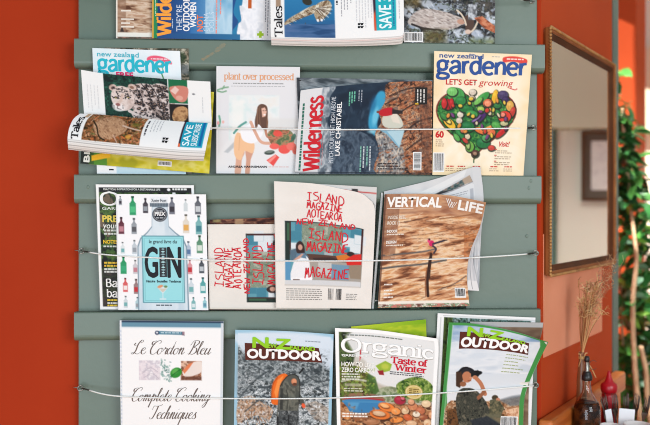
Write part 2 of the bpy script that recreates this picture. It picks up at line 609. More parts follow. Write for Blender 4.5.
    def add(s, V, F, c, lay=1):
        s.step += 1
        s.items.append((np.asarray(V, float), F, np.asarray(c, float), lay + 0.06 * (s.step % 12)))

    def quad(s, x0, y0, x1, y1, c, a=1.0, lay=1):
        if a < 1:
            xm = min(max((x0 + x1) / 2, s.b[0]), s.b[2])
            ym = min(max((y0 + y1) / 2, s.b[1]), s.b[3])
            i = int((xm - s.b[0]) / (s.b[2] - s.b[0]) * (s.nx - 1))
            j = int((ym - s.b[1]) / (s.b[3] - s.b[1]) * (s.ny - 1))
            c = np.asarray(c, float) * a + s.img[j, i] * (1 - a)
        s.add([(x0, y0), (x1, y0), (x1, y1), (x0, y1)], [(0, 1, 2), (0, 2, 3)], c, lay)

    def shape(s, pts, c, lay=1):
        from mathutils.geometry import tessellate_polygon
        F = [tuple(f) for f in tessellate_polygon([[Vector((p[0], p[1], 0)) for p in pts]])]
        s.add(pts, F, c, lay)

    def text(s, body, x, y, wd, h, c, bold=0.0, rot=0.0, shear=0.0, lay=2):
        """x,y: left end of the baseline; wd: run of the text; h: capital height; rot 90 reads upwards"""
        global CAP
        if CAP is None:
            CAP = float(glyphs('H', 0)[0][:, 1].max())
        V, F = glyphs(body, 0.0)
        if len(V) == 0:
            return
        V = V.copy()
        V[:, 0] -= V[:, 0].min()
        kx = wd / V[:, 0].max()
        V = V * np.array([kx, h / CAP])
        V[:, 0] += V[:, 1] * shear
        cr, sr = math.cos(R(rot)), math.sin(R(rot))
        P = np.stack([x + V[:, 0] * cr - V[:, 1] * sr, y - V[:, 0] * sr - V[:, 1] * cr], -1)
        s.add(P, F, c, lay)
        if bold > 0:
            r_ = bold * h / CAP * 0.9
            for i in range(8):
                s.add(P + np.array([math.cos(i * PI / 4), math.sin(i * PI / 4)]) * r_, F, c, lay)

    def ribbon(s, P, widths, c, lay=2):
        P = np.asarray(P, float)
        t = np.gradient(P, axis=0)
        t /= np.linalg.norm(t, axis=1)[:, None] + 1e-9
        n = np.stack([-t[:, 1], t[:, 0]], -1)
        wv = np.asarray(widths, float)[:, None] / 2
        V = np.vstack([P + n * wv, P - n * wv])
        k = len(P)
        F = []
        for i in range(k - 1):
            F += [(i, i + 1, k + i + 1), (i, k + i + 1, k + i)]
        s.add(V, F, c, lay)

    def hand(s, body, x, y, wd, h, c, w=0.8, rot=0.0, lay=2):
        n = len(body)
        cr, sr = math.cos(R(rot)), math.sin(R(rot))
        for i, ch in enumerate(body):
            if ch == ' ':
                continue
            jy = s.rng.uniform(-.1, .1)
            jw = s.rng.uniform(.78, 1.0)
            for st in HAND[ch]:
                q = []
                for a, b in st:
                    u = (i + .02 + (a * jw) + s.rng.uniform(-.05, .05)) * wd / n
                    v = (b + jy + s.rng.uniform(-.06, .06)) * h
                    q.append((x + u * cr - v * sr, y - u * sr - v * cr))
                P = catmull(q, 4) if ch in 'SGOD' else np.vstack([np.linspace(q[k], q[k + 1], 4) for k in range(len(q) - 1)])
                P = P + np.array([[s.rng.uniform(-.12, .12), s.rng.uniform(-.12, .12)] for _ in P])
                s.ribbon(P, [w] * len(P), c, lay)

    def script(s, body, x, y, wd, xh, c, thick=1.0, thin=0.3, shear=0.42, lay=2):
        tot = sum(SCRIPT[ch][0] for ch in body)
        k = wd / tot
        pen = 0.0
        for ch in body:
            adv, strokes = SCRIPT[ch]
            for st in strokes:
                P = catmull(st, 6)
                Q = np.stack([x + (pen + P[:, 0]) * k + P[:, 1] * xh * shear, y - P[:, 1] * xh], -1)
                t = np.gradient(Q, axis=0)
                t /= np.linalg.norm(t, axis=1)[:, None] + 1e-9
                down = np.clip(np.abs(t[:, 1]) * 1.5 - 0.5, 0, 1) * (t[:, 1] > 0)
                s.ribbon(Q, thin + (thick - thin) * down, c, lay)
            pen += adv

    def stroke(s, body, x, y, wd, xh, c, wv, wh=None, serif=False, rot=0.0, lay=2):
        """drawn lettering: wv/wh are the upright and level stroke widths"""
        wh = wv * 0.8 if wh is None else wh
        tot = sum(SKEL[ch][0] for ch in body)
        k = wd / tot
        cr, sr = math.cos(R(rot)), math.sin(R(rot))

        def place(P):
            u, v = P[:, 0] * k, P[:, 1] * xh
            return np.stack([x + u * cr - v * sr, y - u * sr - v * cr], -1)

        pen = 0.0
        for ch in body:
            adv, strokes = SKEL[ch]
            for st in strokes:
                P = catmull(st, 5) if len(st) > 2 else np.array(st, float)
                P = P + np.array([pen, 0.0])
                loc = np.stack([P[:, 0] * k, P[:, 1] * xh], -1)
                t = np.gradient(loc, axis=0)
                t /= np.linalg.norm(t, axis=1)[:, None] + 1e-9
                wdt = wh + (wv - wh) * np.abs(t[:, 1])
                if serif and len(st) == 2 and ch in 'Wvw' and st[1][1] > st[0][1]:
                    wdt = wdt * 0.5
                s.ribbon(place(P), wdt, c, lay)
            if serif:
                for fx, fy in FOOT.get(ch, ()):
                    hw_ = wv * 1.0 / k
                    s.ribbon(place(np.array([(pen + fx - hw_, fy), (pen + fx + hw_, fy)])), [max(wh, 0.5)] * 2, c, lay)
                if ch in 'rnipl':
                    top = 1.45 if ch == 'l' else 1.0
                    fx = .15 if ch in 'il' else .13
                    s.ribbon(place(np.array([(pen + fx - 1.0 * wv / k, top - .03), (pen + fx, top - .03)])), [max(wh, 0.5)] * 2, c, lay)
            pen += adv

    def barcode(s, x0, y0, x1, y1, vertical=False, c=(25, 25, 25), pad=0.9):
        s.quad(x0, y0, x1, y1, (245, 245, 243), lay=1)
        u = (y0 if vertical else x0) + pad
        e = (y1 if vertical else x1) - pad
        while u < e:
            v = min(e, u + s.rng.choice((.35, .5, .8)))
            if vertical:
                s.quad(x0 + pad, u, x1 - pad, v, c, lay=2)
            else:
                s.quad(u, y0 + pad, v, y1 - pad * 1.6, c, lay=2)
            u = v + s.rng.choice((.35, .5, .7))


def split_long(V, F, lim):
    V = [tuple(v) for v in V]
    out = []
    st = list(F)
    mid = {}
    while st:
        f = st.pop()
        ls = [(math.dist(V[f[i]], V[f[(i + 1) % 3]]), i) for i in range(3)]
        l, i = max(ls)
        if l <= lim:
            out.append(f)
            continue
        a, b, c = f[i], f[(i + 1) % 3], f[(i + 2) % 3]
        k = (min(a, b), max(a, b))
        if k not in mid:
            mid[k] = len(V)
            V.append(tuple((V[a][j] + V[b][j]) / 2 for j in range(2)))
        m = mid[k]
        st += [(a, m, c), (m, b, c)]
    return np.array(V), out


TIER_Z = [-9.0]         # height of the ledge top the current tier's things stand on


class Patch:
    """A sheet spanned between four edges. Edge points are given as photo points, d is the distance from the ledge face."""

    def __init__(s, top, bottom, left=None, right=None, dt=-0.02, db=0.002, bulge=None, rpow=1.0):
        s.rpow = rpow
        s.zmin = TIER_Z[0]
        left = left or [top[0], bottom[0]]
        right = right or [top[-1], bottom[-1]]
        s.e = [s.par(e) for e in (top, bottom, left, right)]
        s.c = [np.array(top[0], float), np.array(top[-1], float), np.array(bottom[0], float), np.array(bottom[-1], float)]
        s.dt, s.db, s.bulge = dt, db, bulge

    @staticmethod
    def par(e):
        P = catmull(e, 8)
        l = np.concatenate([[0], np.cumsum(np.linalg.norm(np.diff(P, axis=0), axis=1))])
        return P, l / l[-1]

    def ev(s, i, u):
        P, l = s.e[i]
        return np.stack([np.interp(u, l, P[:, 0]), np.interp(u, l, P[:, 1])], -1)

    def flat(s, u, v):
        a, b = u[..., None], v[..., None]
        vr = v ** s.rpow
        br = vr[..., None]
        # straight span of the corners, each edge's own bend faded in
        lin_r = (1 - br) * s.c[1] + br * s.c[3]
        span = (1 - a) * ((1 - b) * s.c[0] + b * s.c[2]) + a * lin_r
        tb = (1 - b) * (s.ev(0, u) - ((1 - a) * s.c[0] + a * s.c[1])) + b * (s.ev(1, u) - ((1 - a) * s.c[2] + a * s.c[3]))
        lr = (1 - a) * (s.ev(2, v) - ((1 - b) * s.c[0] + b * s.c[2])) + a * (s.ev(3, vr) - lin_r)
        return span + tb + lr

    def at(s, u, v, out=0.0, inset=0.0):
        """u left-right, v top-bottom in 0..1 -> rack coordinates"""
        u = np.asarray(u, float) * (1 - 2 * inset) + inset
        v = np.asarray(v, float) * (1 - 2 * inset) + inset
        p = s.flat(u, v)
        d = s.dt * (1 - v) + s.db * v
        if s.bulge:
            d = d + s.bulge(u, v)
        q = unp(p[..., 0], p[..., 1], d - out)
        q[..., 2] = np.where(q[..., 1] > -0.003, np.maximum(q[..., 2], s.zmin), q[..., 2])
        return q

    def base(s):
        return s.at(np.array(0.5), np.array(1.0))


ALBEDO = 0.90


def sheet(name, patch, art, parent, base, m=None, curved=False):
    """front face with its printing: one mesh"""
    x0, y0, x1, y1 = art.b
    art.unwarp()
    u = (art.X - x0) / (x1 - x0)
    v = (art.Y - y0) / (y1 - y0)
    V = [patch.at(u.ravel(), v.ravel())]
    ny, nx = art.ny, art.nx
    C = [art.img.reshape(-1, 3)]
    idx = np.arange(nx * ny).reshape(ny, nx)
    F = np.stack([idx[:-1, :-1], idx[1:, :-1], idx[1:, 1:], idx[:-1, 1:]], -1).reshape(-1, 4).tolist()
    off = nx * ny
    for P, T, c, lay in art.items:
        P = np.asarray(P, float)
        if curved:
            P, T = split_long(P, T, 5.0)
        keep_u = np.clip((P[:, 0] - x0) / (x1 - x0), 0, 1)
        keep_v = np.clip((P[:, 1] - y0) / (y1 - y0), 0, 1)
        V.append(patch.at(keep_u, keep_v, out=(0.00022 if not curved else 0.0004) * lay))
        C.append(np.tile(c, (len(P), 1)))
        for t in T:
            a = P[list(t)]
            ar = (a[1, 0] - a[0, 0]) * (a[2, 1] - a[0, 1]) - (a[1, 1] - a[0, 1]) * (a[2, 0] - a[0, 0])
            F.append((off + t[0], off + t[2], off + t[1]) if ar > 0 else tuple(off + k for k in t))
        off += len(P)
    V = np.vstack(V) - base
    ink = lin(np.clip(np.vstack(C), 0, 255)) * ALBEDO
    return mesh_np(name, V, F, m or PRINT, parent, ink, smooth=True)


def slab(name, patch, parent, base, m, front, back, inset=0.004, n=(14, 14)):
    """a block following the sheet between two depths behind it"""
    U, W_ = np.meshgrid(np.linspace(0, 1, n[0]), np.linspace(0, 1, n[1]))
    A = patch.at(U.ravel(), W_.ravel(), out=-front, inset=inset) - base
    B = patch.at(U.ravel(), W_.ravel(), out=-back, inset=inset) - base
    nx, ny = n
    k = nx * ny
    idx = np.arange(k).reshape(ny, nx)
    F = []
    for j in range(ny - 1):
        for i in range(nx - 1):
            a, b, c, d = idx[j, i], idx[j + 1, i], idx[j + 1, i + 1], idx[j, i + 1]
            F.append((a, b, c, d))
            F.append((k + a, k + d, k + c, k + b))
    ring = list(idx[0, :]) + list(idx[1:, -1]) + list(idx[-1, -2::-1]) + list(idx[-2:0, 0])
    for a, b in zip(ring, ring[1:] + ring[:1]):
        F.append((a, b, k + b, k + a))
    F = [tuple(int(q) for q in f) for f in F]
    return mesh_np(name, np.vstack([A, B]), F, m, parent, smooth=False)


def paper_thing(name, label, cat, art, patch, thick=0.005, group=None, curved=False, back=(200, 200, 198), hard=False,
                spine=None):
    base = patch.base()
    t = empty(name, rack_world(base), YAW, label, cat, group)
    sheet('front_cover', patch, art, t, base, curved=curved)
    if hard:
        bm_ = mat('book_board_%d_%d_%d' % tuple(spine), spine, 0.5)
        slab('front_board', patch, t, base, bm_, 0.0004, 0.0026, inset=0.0)
        slab('page_block', patch, t, base, PAPER, 0.0027, thick - 0.0027, inset=0.018)
        slab('back_board', patch, t, base, bm_, thick - 0.0026, thick, inset=0.0)
    else:
        slab('page_block', patch, t, base, PAPER, 0.0004, thick - 0.0005, inset=0.005)
        slab('back_cover', patch, t, base, mat('cover_back_%d_%d_%d' % tuple(back), back, 0.45), thick - 0.0004, thick, inset=0.001)
    return t

# ------------------------------------------------------------------ the room
def struct(name, bm, m, smooth=False):
    return tag(bm_obj(name, bm, m, None, smooth), kind='structure')


bm = bmesh.new()
box(bm, (0.5, 2.2, -0.02), (7.0, 8.4, 0.04))
struct('floor', bm, mat('floor_boards', (150, 112, 78), 0.5, (128, 92, 62), 4.0, stretch=(1, 8, 1)))

WALL_D = 0.048                         # wall face behind the rack, in rack depth
corner = unp(541.0, 212.5, WALL_D)
P0 = rack_world((corner[0], WALL_D, 0)).to_2d()


def rw(x, y, z):
    return rack_world((x, y, z))


bm = bmesh.new()
prism(bm, [rw(-1.9, WALL_D, 0), rw(corner[0], WALL_D, 0), rw(corner[0] - 0.09, WALL_D + 0.1, 0), rw(-1.9, WALL_D + 0.1, 0)],
      Vector((0, 0, 0)), Vector((0, 0, 2.75)))
struct('wall_left', bm, ORANGE)

ANG = R(30.7)
WD = Vector((math.sin(ANG), math.cos(ANG)))       # along the right wall, away from the rack
WN = Vector((math.cos(ANG), -math.sin(ANG)))      # out of the right wall


def wt(px):
    """distance along the right wall seen at photo column px"""
    q = (px - CX) / FPX
    return (P0.x - q * P0.y) / (q * WD.y - WD.x)


def wp(t, n, z):
    p = P0 + WD * t + WN * n
    return Vector((p.x, p.y, z))


def wz(px, py, n=0.0):
    """height on the right wall (or a plane n in front of it) at a photo point; returns (t, z)"""
    p0 = P0 + WN * n
    q = (px - CX) / FPX
    t = (p0.x - q * p0.y) / (q * WD.y - WD.x)
    return t, CH - (py - CY) / FPX * (p0.y + WD.y * t)


T_END = wt(612.0)
bm = bmesh.new()
prism(bm, [wp(0, 0, 0), wp(T_END, 0, 0), wp(T_END, -0.07, 0), wp(0.02, -0.07, 0)], Vector((0, 0, 0)), Vector((0, 0, 2.75)))
struct('wall_right', bm, ORANGE_R)
# green door post closing the end of the right wall
bm = bmesh.new()
prism(bm, [wp(T_END, 0.004, 0), wp(T_END + 0.062, 0.004, 0), wp(T_END + 0.062, -0.08, 0), wp(T_END, -0.08, 0)],
      Vector((0, 0, 0)), Vector((0, 0, 2.75)))
struct('trim_1', bm, GREEN_EDGE)
# lighter salmon field on the right wall below the mirror
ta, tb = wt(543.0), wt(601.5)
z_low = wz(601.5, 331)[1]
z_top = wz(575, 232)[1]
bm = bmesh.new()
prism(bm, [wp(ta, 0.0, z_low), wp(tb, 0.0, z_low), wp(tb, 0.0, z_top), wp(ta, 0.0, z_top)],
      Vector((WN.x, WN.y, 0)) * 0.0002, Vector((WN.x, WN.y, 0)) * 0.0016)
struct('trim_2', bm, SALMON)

# orange pier beyond, its corner at photo column 636
YP = 3.62
C0 = Vector(((636.3 - CX) / FPX * YP, YP))
PL = Vector((-0.86, 0.50)).normalized()
PR = Vector((0.50, 0.86)).normalized()
bm = bmesh.new()
q = [C0 + PR * 0.19, C0, C0 + PL * 0.75, C0 + PL * 0.75 + PR * 0.19]
prism(bm, [Vector((p.x, p.y, 0)) for p in q], Vector((0, 0, 0)), Vector((0, 0, 2.75)))
struct('wall_back', bm, PIER)
# unseen boxes added to block sun: one shades the pier head, one the room
xe = 0.60
z_edge = CH - (20 - CY) / FPX * YP
hb = z_edge + (C0.x - xe) * SUN_TO.z / abs(SUN_TO.x)
yj = C0.y + (C0.x - xe) * SUN_TO.y / abs(SUN_TO.x)
bm = bmesh.new()
box(bm, (xe, 3.9, hb + 0.35), (0.08, 1.9, 0.7))
struct('sun_block_top', bm, GREEN_EDGE)
bm = bmesh.new()
box(bm, (xe, (2.80 + yj) / 2, (hb + 0.7) / 2), (0.06, yj - 2.80, hb + 0.7))
struct('sun_block_side', bm, ORANGE)


# side room wall: seen past the pier and, mirrored, in the looking glass
def mirrored(v):
    p = Vector((v[0], v[1]))
    s = (p - P0 - WN * 0.022).dot(WN)
    p = p - WN * (2 * s)
    return Vector((p.x, p.y, v[2]))


YV = 4.05                                # the mirror shows this wall as if it stood square at y = 4.05


def mv(px, py, dy=0.0):
    y = YV + dy
    return mirrored(((px - CX) / FPX * y, y, CH - (py - CY) / FPX * y))


def vbox(name, px0, py0, px1, py1, d0, d1, m, parent=None):
    """box on the side wall, from its mirrored outline; d: distance out of that wall"""
    bm = bmesh.new()
    a = [mv(px0, py0), mv(px1, py0), mv(px1, py1), mv(px0, py1)]
    nrm = (mv(px0, py0, -1.0) - mv(px0, py0))
    nrm = Vector((nrm.x, nrm.y, 0)).normalized()
    prism(bm, a, nrm * d0, nrm * d1)
    if parent is not None:
        bmesh.ops.translate(bm, verts=bm.verts[:], vec=-parent.location)
    return bm_obj(name, bm, m, parent)


yb = CY + CH / YV * FPX
yt = CY - (2.75 - CH) / YV * FPX
tag(vbox('wall_side', 563, yt, 1500, yb, -0.08, 0.0, BEIGE), kind='structure')
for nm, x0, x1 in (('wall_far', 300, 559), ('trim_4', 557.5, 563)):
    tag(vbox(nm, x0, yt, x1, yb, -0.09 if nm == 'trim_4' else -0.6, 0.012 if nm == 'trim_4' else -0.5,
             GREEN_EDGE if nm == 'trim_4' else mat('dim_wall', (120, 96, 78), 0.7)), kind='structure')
tag(vbox('trim_5', 552, 40, 1500, 129.5, 0.0, 0.10, KHAKI), kind='structure')      # boxed-in bulkhead

# framed drawing on the side wall (only its reflection is in view)
fp = empty('framed_picture', mv(611, 201), 0.0, 'dark brown framed drawing reflected in the wall mirror', 'picture')
for nm, a in (('frame_rail', (587.5, 131, 634, 134)), ('frame_rail', (587.5, 198, 634, 201)),
              ('frame_stile', (587.5, 134, 590.3, 198)), ('frame_stile', (631.2, 134, 634, 198))):
    vbox(nm, *a, 0.001, 0.028, mat('picture_frame_wood', (112, 82, 60), 0.5, (92, 66, 48), 9.0, spec=0.2), fp)
vbox('mount', 590.3, 134, 631.2, 198, 0.001, 0.012, mat('grey_brown_mount', (104, 92, 80), 0.7), fp)
vbox('drawing', 597.5, 141, 624, 190, 0.0121, 0.0135,
     mat('drawing_paper', (236, 234, 230), 0.7, (214, 212, 210), 26.0, fac=(0.5, 0.7)), fp)

# dado rail of the side wall, seen directly past the pier
rd = (mv(700, 212) - mv(600, 212)).normalized()
nrm = (mv(600, 212, -1.0) - mv(600, 212)).normalized()
A = mv(640, 212)
# point of the wall at photo column 647
q647 = (647 - CX) / FPX
tt = (A.x - q647 * A.y) / (q647 * rd.y - rd.x)
W647 = A + rd * tt
zr = CH - (79 - CY) / FPX * W647.y
bm = bmesh.new()
ex = rd if rd.y > 0 else -rd
prism(bm, [W647 + nrm * 0.0 + ex * -0.32, W647 + nrm * 0.03 + ex * -0.32, W647 + nrm * 0.03 + ex * 0.9, W647 + ex * 0.9],
      Vector((0, 0, zr - W647.z - 0.022)), Vector((0, 0, zr - W647.z + 0.022)))
struct('trim_6', bm, mat('pale_rail', (214, 206, 196), 0.5))

# ------------------------------------------------------------------ the rack
rack = empty('magazine_rack', rack_world((0, LEDGE, 0.70)), YAW,
             'green painted wooden wall rack with ledges and tensioned wires', 'magazine rack')
RB = np.array((0, LEDGE, 0.70))


def rloc(p):
    return Vector(np.asarray(p, float) - RB)


xl = float(unp(78.3, 212, LEDGE)[0])
xr = float(unp(537.3, 212, LEDGE)[0])
bm = bmesh.new()
box(bm, ((xl + xr) / 2, (0.017) / 2 + 0.001, 0.70), (xr - xl, 0.017, 1.56), 0.002)
bm_obj('back_board', bm, GREEN, rack)
ledge_x = [(74.0, 543.0), (74.0, 545.0), (74.0, 541.5), (74.0, 540.5), (74.0, 540.5)]
LEDGE_Z = []
for k, py in enumerate((-94.0, 41.6, 175.2, 310.6, 447.5)):
    z = float(unp(325.0, py, 0.0)[2])
    LEDGE_Z.append(z)
    x0, x1 = float(unp(ledge_x[k][0], py, 0)[0]), float(unp(ledge_x[k][1], py, 0)[0])
    bm = bmesh.new()
    prof = [(0.0005, 0.0), (-LEDGE + 0.002, 0.0), (-LEDGE, -0.002)]
    hgt, rr = 0.061, 0.013
    for i in range(7):
        a = i / 6 * PI / 2
        prof.append((-LEDGE + rr - rr * math.cos(a), -hgt + rr - rr * math.sin(a)))
    prof.append((0.0005, -hgt))
    lz = z - 0.70
    n = 30
    rings = []
    for i in range(n + 1):
        x = x0 + (x1 - x0) * i / n
        rings.append([bm.verts.new((x, p[0], lz + p[1])) for p in prof])
    for a, b in zip(rings, rings[1:]):
        for j in range(len(prof)):
            bm.faces.new((a[j], b[j], b[(j + 1) % len(prof)], a[(j + 1) % len(prof)]))
    bm.faces.new(rings[0])
    bm.faces.new(rings[-1][::-1])
    o = bm_obj('ledge', bm, GREEN, rack)
    if k == 1:                       # old brown tape mark on this ledge
        bmx = bmesh.new()
        for (ax, ay, bx, by, hw) in ((202, 60, 214, 52.5, 1.3), (215, 52, 225, 43.5, 1.7)):
            for i in range(7):
                u0, u1 = i / 7, (i + 1.02) / 7
                c0 = np.array((ax + (bx - ax) * u0, ay + (by - ay) * u0))
                c1 = np.array((ax + (bx - ax) * u1, ay + (by - ay) * u1))
                g = hw * random.Random(i + int(ax)).uniform(0.5, 1.0)
                pts = [unp(c0[0] - g, c0[1] - g, -0.0004), unp(c0[0] + g, c0[1] + g, -0.0004),
                       unp(c1[0] + g, c1[1] + g, -0.0004), unp(c1[0] - g, c1[1] - g, -0.0004)]
                bmx.faces.new([bmx.verts.new(rloc(p)) for p in pts])
        tag(bm_obj('tape_mark', bmx, mat('old_tape_brown', (136, 122, 92), 0.6, (116, 124, 106), 160.0), o), 'brown scraped tape mark')
# filled screw holes
for px, py in ((529, 188), (531, 181), (527, 236), (529, 325), (88, 187)):
    d = 0.0 if py < 210 else LEDGE
    if py == 325:
        d = 0.0
    c = rloc(unp(px, py, d - 0.0003))
    bm = bmesh.new()
    bmesh.ops.create_uvsphere(bm, u_segments=10, v_segments=6, radius=0.003)
    bmesh.ops.transform(bm, matrix=Matrix.Translation(c) @ Matrix.Diagonal((1, 0.3, 1.2, 1)), verts=bm.verts[:])
    bm_obj('screw_plug', bm, mat('screw_plug_paint', (104, 122, 110), 0.45), rack, True)

WIRE_D = -0.0105
WIRES = [
    [(83, -6), (120, -3), (300, -2), (490, -2), (531.5, 1)],
    [(84, 126), (110, 127.5), (215, 128), (320, 129.5), (430, 129.3), (518, 128.2), (533.5, 127.6)],
    [(81.5, 251), (116, 255.5), (209, 260), (300, 261), (385, 260.5), (466, 258), (515, 255), (535.5, 253)],
    [(80.5, 388), (122, 396.5), (225, 398.5), (330, 398), (440, 393), (526, 386.5), (535.5, 385)],
    [(80.5, 524), (122, 530), (330, 533), (526, 524), (535.5, 521)],
]
for k, wpts in enumerate(WIRES):
    n = len(wpts)
    pts3 = []
    for i, (px, py) in enumerate(wpts):
        d = 0.010 if i in (0, n - 1) else (WIRE_D if 1 <= i < n - 1 else WIRE_D)
        if i == n - 2 and wpts[i][0] > 500:
            d = -0.0125 if k == 3 else -0.006
        elif k == 3 and 1 < i < n - 1:
            d = -0.0118
        pts3.append(rloc(unp(px, py, d)))
    full = [Vector(p) for p in catmull(pts3, 8)]
    cut0 = [i for i, p in enumerate(full) if (p - full[0]).length < 0.024][-1]
    cut1 = [i for i, p in enumerate(full) if (p - full[-1]).length < 0.026][0]
    bm = bmesh.new()
    tube(bm, full[cut0:cut1 + 1], 0.00155, 8)
    wo = bm_obj('wire', bm, WIREM, rack, True)
    for seg, sgn in ((full[:cut0 + 1], -1), (full[cut1:], 1)):
        bm = bmesh.new()
        tube(bm, seg, 0.0010, 6)
        end = seg[0] if sgn < 0 else seg[-1]
        inner = seg[-1] if sgn < 0 else seg[0]
        dirv = (inner - end).normalized()
        side = dirv.cross(Vector((0, 1, 0))).normalized()
        hel = [end + dirv * (0.004 + 0.016 * i / 30) + (side * math.cos(i * 1.3) + Vector((0, 1, 0)) * math.sin(i * 1.3)) * 0.0017
               for i in range(31)]
        tube(bm, hel, 0.0007, 5)
        bm_obj('bare_end', bm, DARKWIRE, wo, True)
        # eye hook screwed into the board
        bm = bmesh.new()
        ring = [end + Vector((0, -0.001, 0)) + Vector((math.cos(a) * 0.0058, math.sin(a) * 0.002, math.sin(a) * 0.0052))
                for a in [i / 16 * 2 * PI for i in range(17)]]
        tube(bm, ring, 0.0014, 6)
        tube(bm, [end + Vector((0.004 * sgn, 0, 0)), end + Vector((0.0045 * sgn, 0.012, 0)), end + Vector((0.0045 * sgn, 0.019, 0))], 0.0011, 6)
        st_ = 0.014 if sgn < 0 else 0.007
        tube(bm, [end, end + Vector((sgn * st_ * .6, -0.001, 0.001)), end + Vector((sgn * st_, -0.001, 0.0015))], 0.0008, 5)
        bm_obj('eye_hook', bm, STEEL, rack, True)

# ------------------------------------------------------------------ printed matter: top tier
WHITE = (250, 249, 246)
TIER_Z[0] = LEDGE_Z[1] + 0.0004
G_TOP = 'magazines on the top tier of the rack'
G_2 = 'magazines and books on the second tier of the rack'
G_3 = 'magazines and books on the third tier of the rack'
G_4 = 'magazines and books on the bottom tier of the rack'


def rock(a, reg, seed, cols=None, ang=-12):
    a.tex(reg, cols or [(92, 50, 32), (158, 98, 62), (205, 150, 108), (236, 205, 170), (190, 120, 78)], 16, 3.2, seed, 4, 2.3, ang)


# worn climbing magazine, far left
a = Art(116, -84, 205, 38.5, (226, 208, 186))
rock(a, (117.5, -84, 205, 33), 3, [(96, 62, 44), (176, 140, 112), (206, 178, 150), (222, 200, 178), (188, 150, 122)], 4)
a.tex((117.5, -84, 126, 33), [(120, 82, 60), (160, 124, 100)], 8, 8, 5, a=0.6)
a.rect(117.5, 32.5, 205, 37, (244, 240, 228))
a.tex((117.5, 37, 205, 38.5), [(60, 60, 50), (200, 130, 110)], 4, 2, 6)
a.rect(116, -84, 117.3, 39, (240, 236, 226))
for y, x1 in ((10, 131), (18.5, 134), (22.5, 130), (26, 134)):
    a.quad(121, y, x1, y + 1.6, (240, 232, 220), 0.9)
a.poly([(120, 32), (122, 26), (124, 32)], (60, 50, 48))
paper_thing('magazine', 'magazine with pale brown rock cover, far left of the top tier', 'magazine', a,
            Patch([(116, -84), (205, -83)], [(116, 38.2), (205, 39.5)], dt=-0.006, db=0.015), 0.004, G_TOP)

# blue outdoor magazine lying on its side
a = Art(152, -54, 273, 40, (40, 82, 140))
a.grad(157, -54, 190, 40, (28, 58, 112), (44, 96, 156), True)
a.grad(190, -54, 232, 40, (52, 112, 172), (150, 200, 224), True)
a.tex((205, -54, 232, 40), [(120, 178, 212), (206, 228, 240), (160, 204, 226)], 14, 26, 11, a=0.75)
a.poly([(229, -54), (236, -10), (233, 12), (238, 22), (232, 32), (237, 40), (262, 40), (262, -54)], (44, 128, 172))
a.tex([(240, -54), (242, 0), (239, 6), (241, 20), (238, 25), (240, 40), (273, 40), (273, -54)],
      [(222, 226, 232), (248, 248, 250), (236, 238, 242)], 7, 9, 12, con=2.5)
a.rect(247.5, -20, 251, 8, (196, 92, 38))
a.rect(246.5, -20, 249, -4, (40, 40, 46))
a.rect(263, -54, 273, 40, (238, 238, 240))
a.micro(-40, 264.5, 36, 3, (120, 124, 134), 2.4, 1.0, 0.8, rot=True)
a.rect(152, -54, 153.6, 40, (236, 176, 60))
a.rect(153.6, -54, 157.4, 40, (44, 138, 84))
a.micro(-40, 155, 36, 1, (220, 232, 220), 2, 0.8, 0.8, rot=True)
a.grad(157.4, 34.5, 240, 40, (36, 78, 134), (48, 116, 160), True)
a.stroke('Wilderness', 171, 36.8, 84, 10.2, (250, 166, 64), 2.9, 2.2, rot=90)
a.text("THEY'RE", 182, 32.5, 27, 5.6, (222, 232, 244), 0.0, 90)
a.text('OUTDOOR', 189.3, 32, 34, 6.2, WHITE, 0.025, 90)
a.text('WOMEN', 195.8, 28, 25, 5.6, WHITE, 0.03, 90)
a.text('NOT', 202.8, 32, 16.5, 5.8, (250, 128, 74), 0.02, 90)
a.text('CHINA', 208.5, 32, 19, 5.0, (208, 226, 240), -0.004, 90)
a.text('DOLLS', 214, 32, 20, 5.0, (208, 226, 240), -0.004, 90)
a.micro(-6, 215.5, 34, 1, (240, 150, 138), 2, 1.4, 0.95, rot=True, ragged=0)
a.micro(-10, 219.5, 15, 1, (240, 150, 138), 2, 1.3, 0.95, rot=True, ragged=0)
a.micro(20, 172, 32, 1, (190, 210, 230), 2, 0.9, 0.9, rot=True)
a.quad(257, 33, 263.5, 35.6, (158, 196, 40), lay=2)
a.quad(259, 31, 261.6, 37.6, (158, 196, 40), lay=2)
paper_thing('magazine', 'blue magazine turned on its side with a snowy cover and orange title', 'magazine', a,
            Patch([(152, -54), (275, -52)], [(152, 38.3), (273, 40.3)], dt=-0.013, db=0.006), 0.005, G_TOP)


# folded newspaper-like magazines share this print
a = Art(270, -70, 405, 46, (244, 243, 240))
a.grad(284, -70, 334.5, 37.5, (84, 168, 214), (30, 100, 150))
a.rect(284, 20, 334.5, 37.5, (46, 92, 140), 0.5)
a.tex((284, 24, 334.5, 37.5), [(40, 70, 112), (72, 104, 148), (96, 116, 158)], 16, 3, 21, a=0.8)
feather = [(120, 92, 66), (196, 184, 158), (150, 124, 94), (226, 218, 196)]
a.tex([(284, 23), (289, 18.5), (300, 12), (309, 7), (316, 5), (318, 10), (312, 14), (302, 18), (290, 23), (284.5, 25.5)], feather, 5, 2, 22, con=2.5, ang=-32)
a.tex([(314, 8), (318, 3), (327, 0), (331, 3), (331, 9), (327, 15), (320, 21), (316, 20), (313, 11)], feather, 2.5, 6, 23, con=2.6, ang=30)
a.flecks((284, -2, 333, 24), 1, [(90, 70, 56)])
for q_ in range(9):
    t_ = -18 + q_ * 12
    a.line([(317, 8), (317 + 15 * math.cos(R(t_ * .8)), 8 + 13 * math.sin(R(t_ * .8)))], 0.7, (86, 72, 62) if q_ % 2 else (232, 226, 214), 0.85)
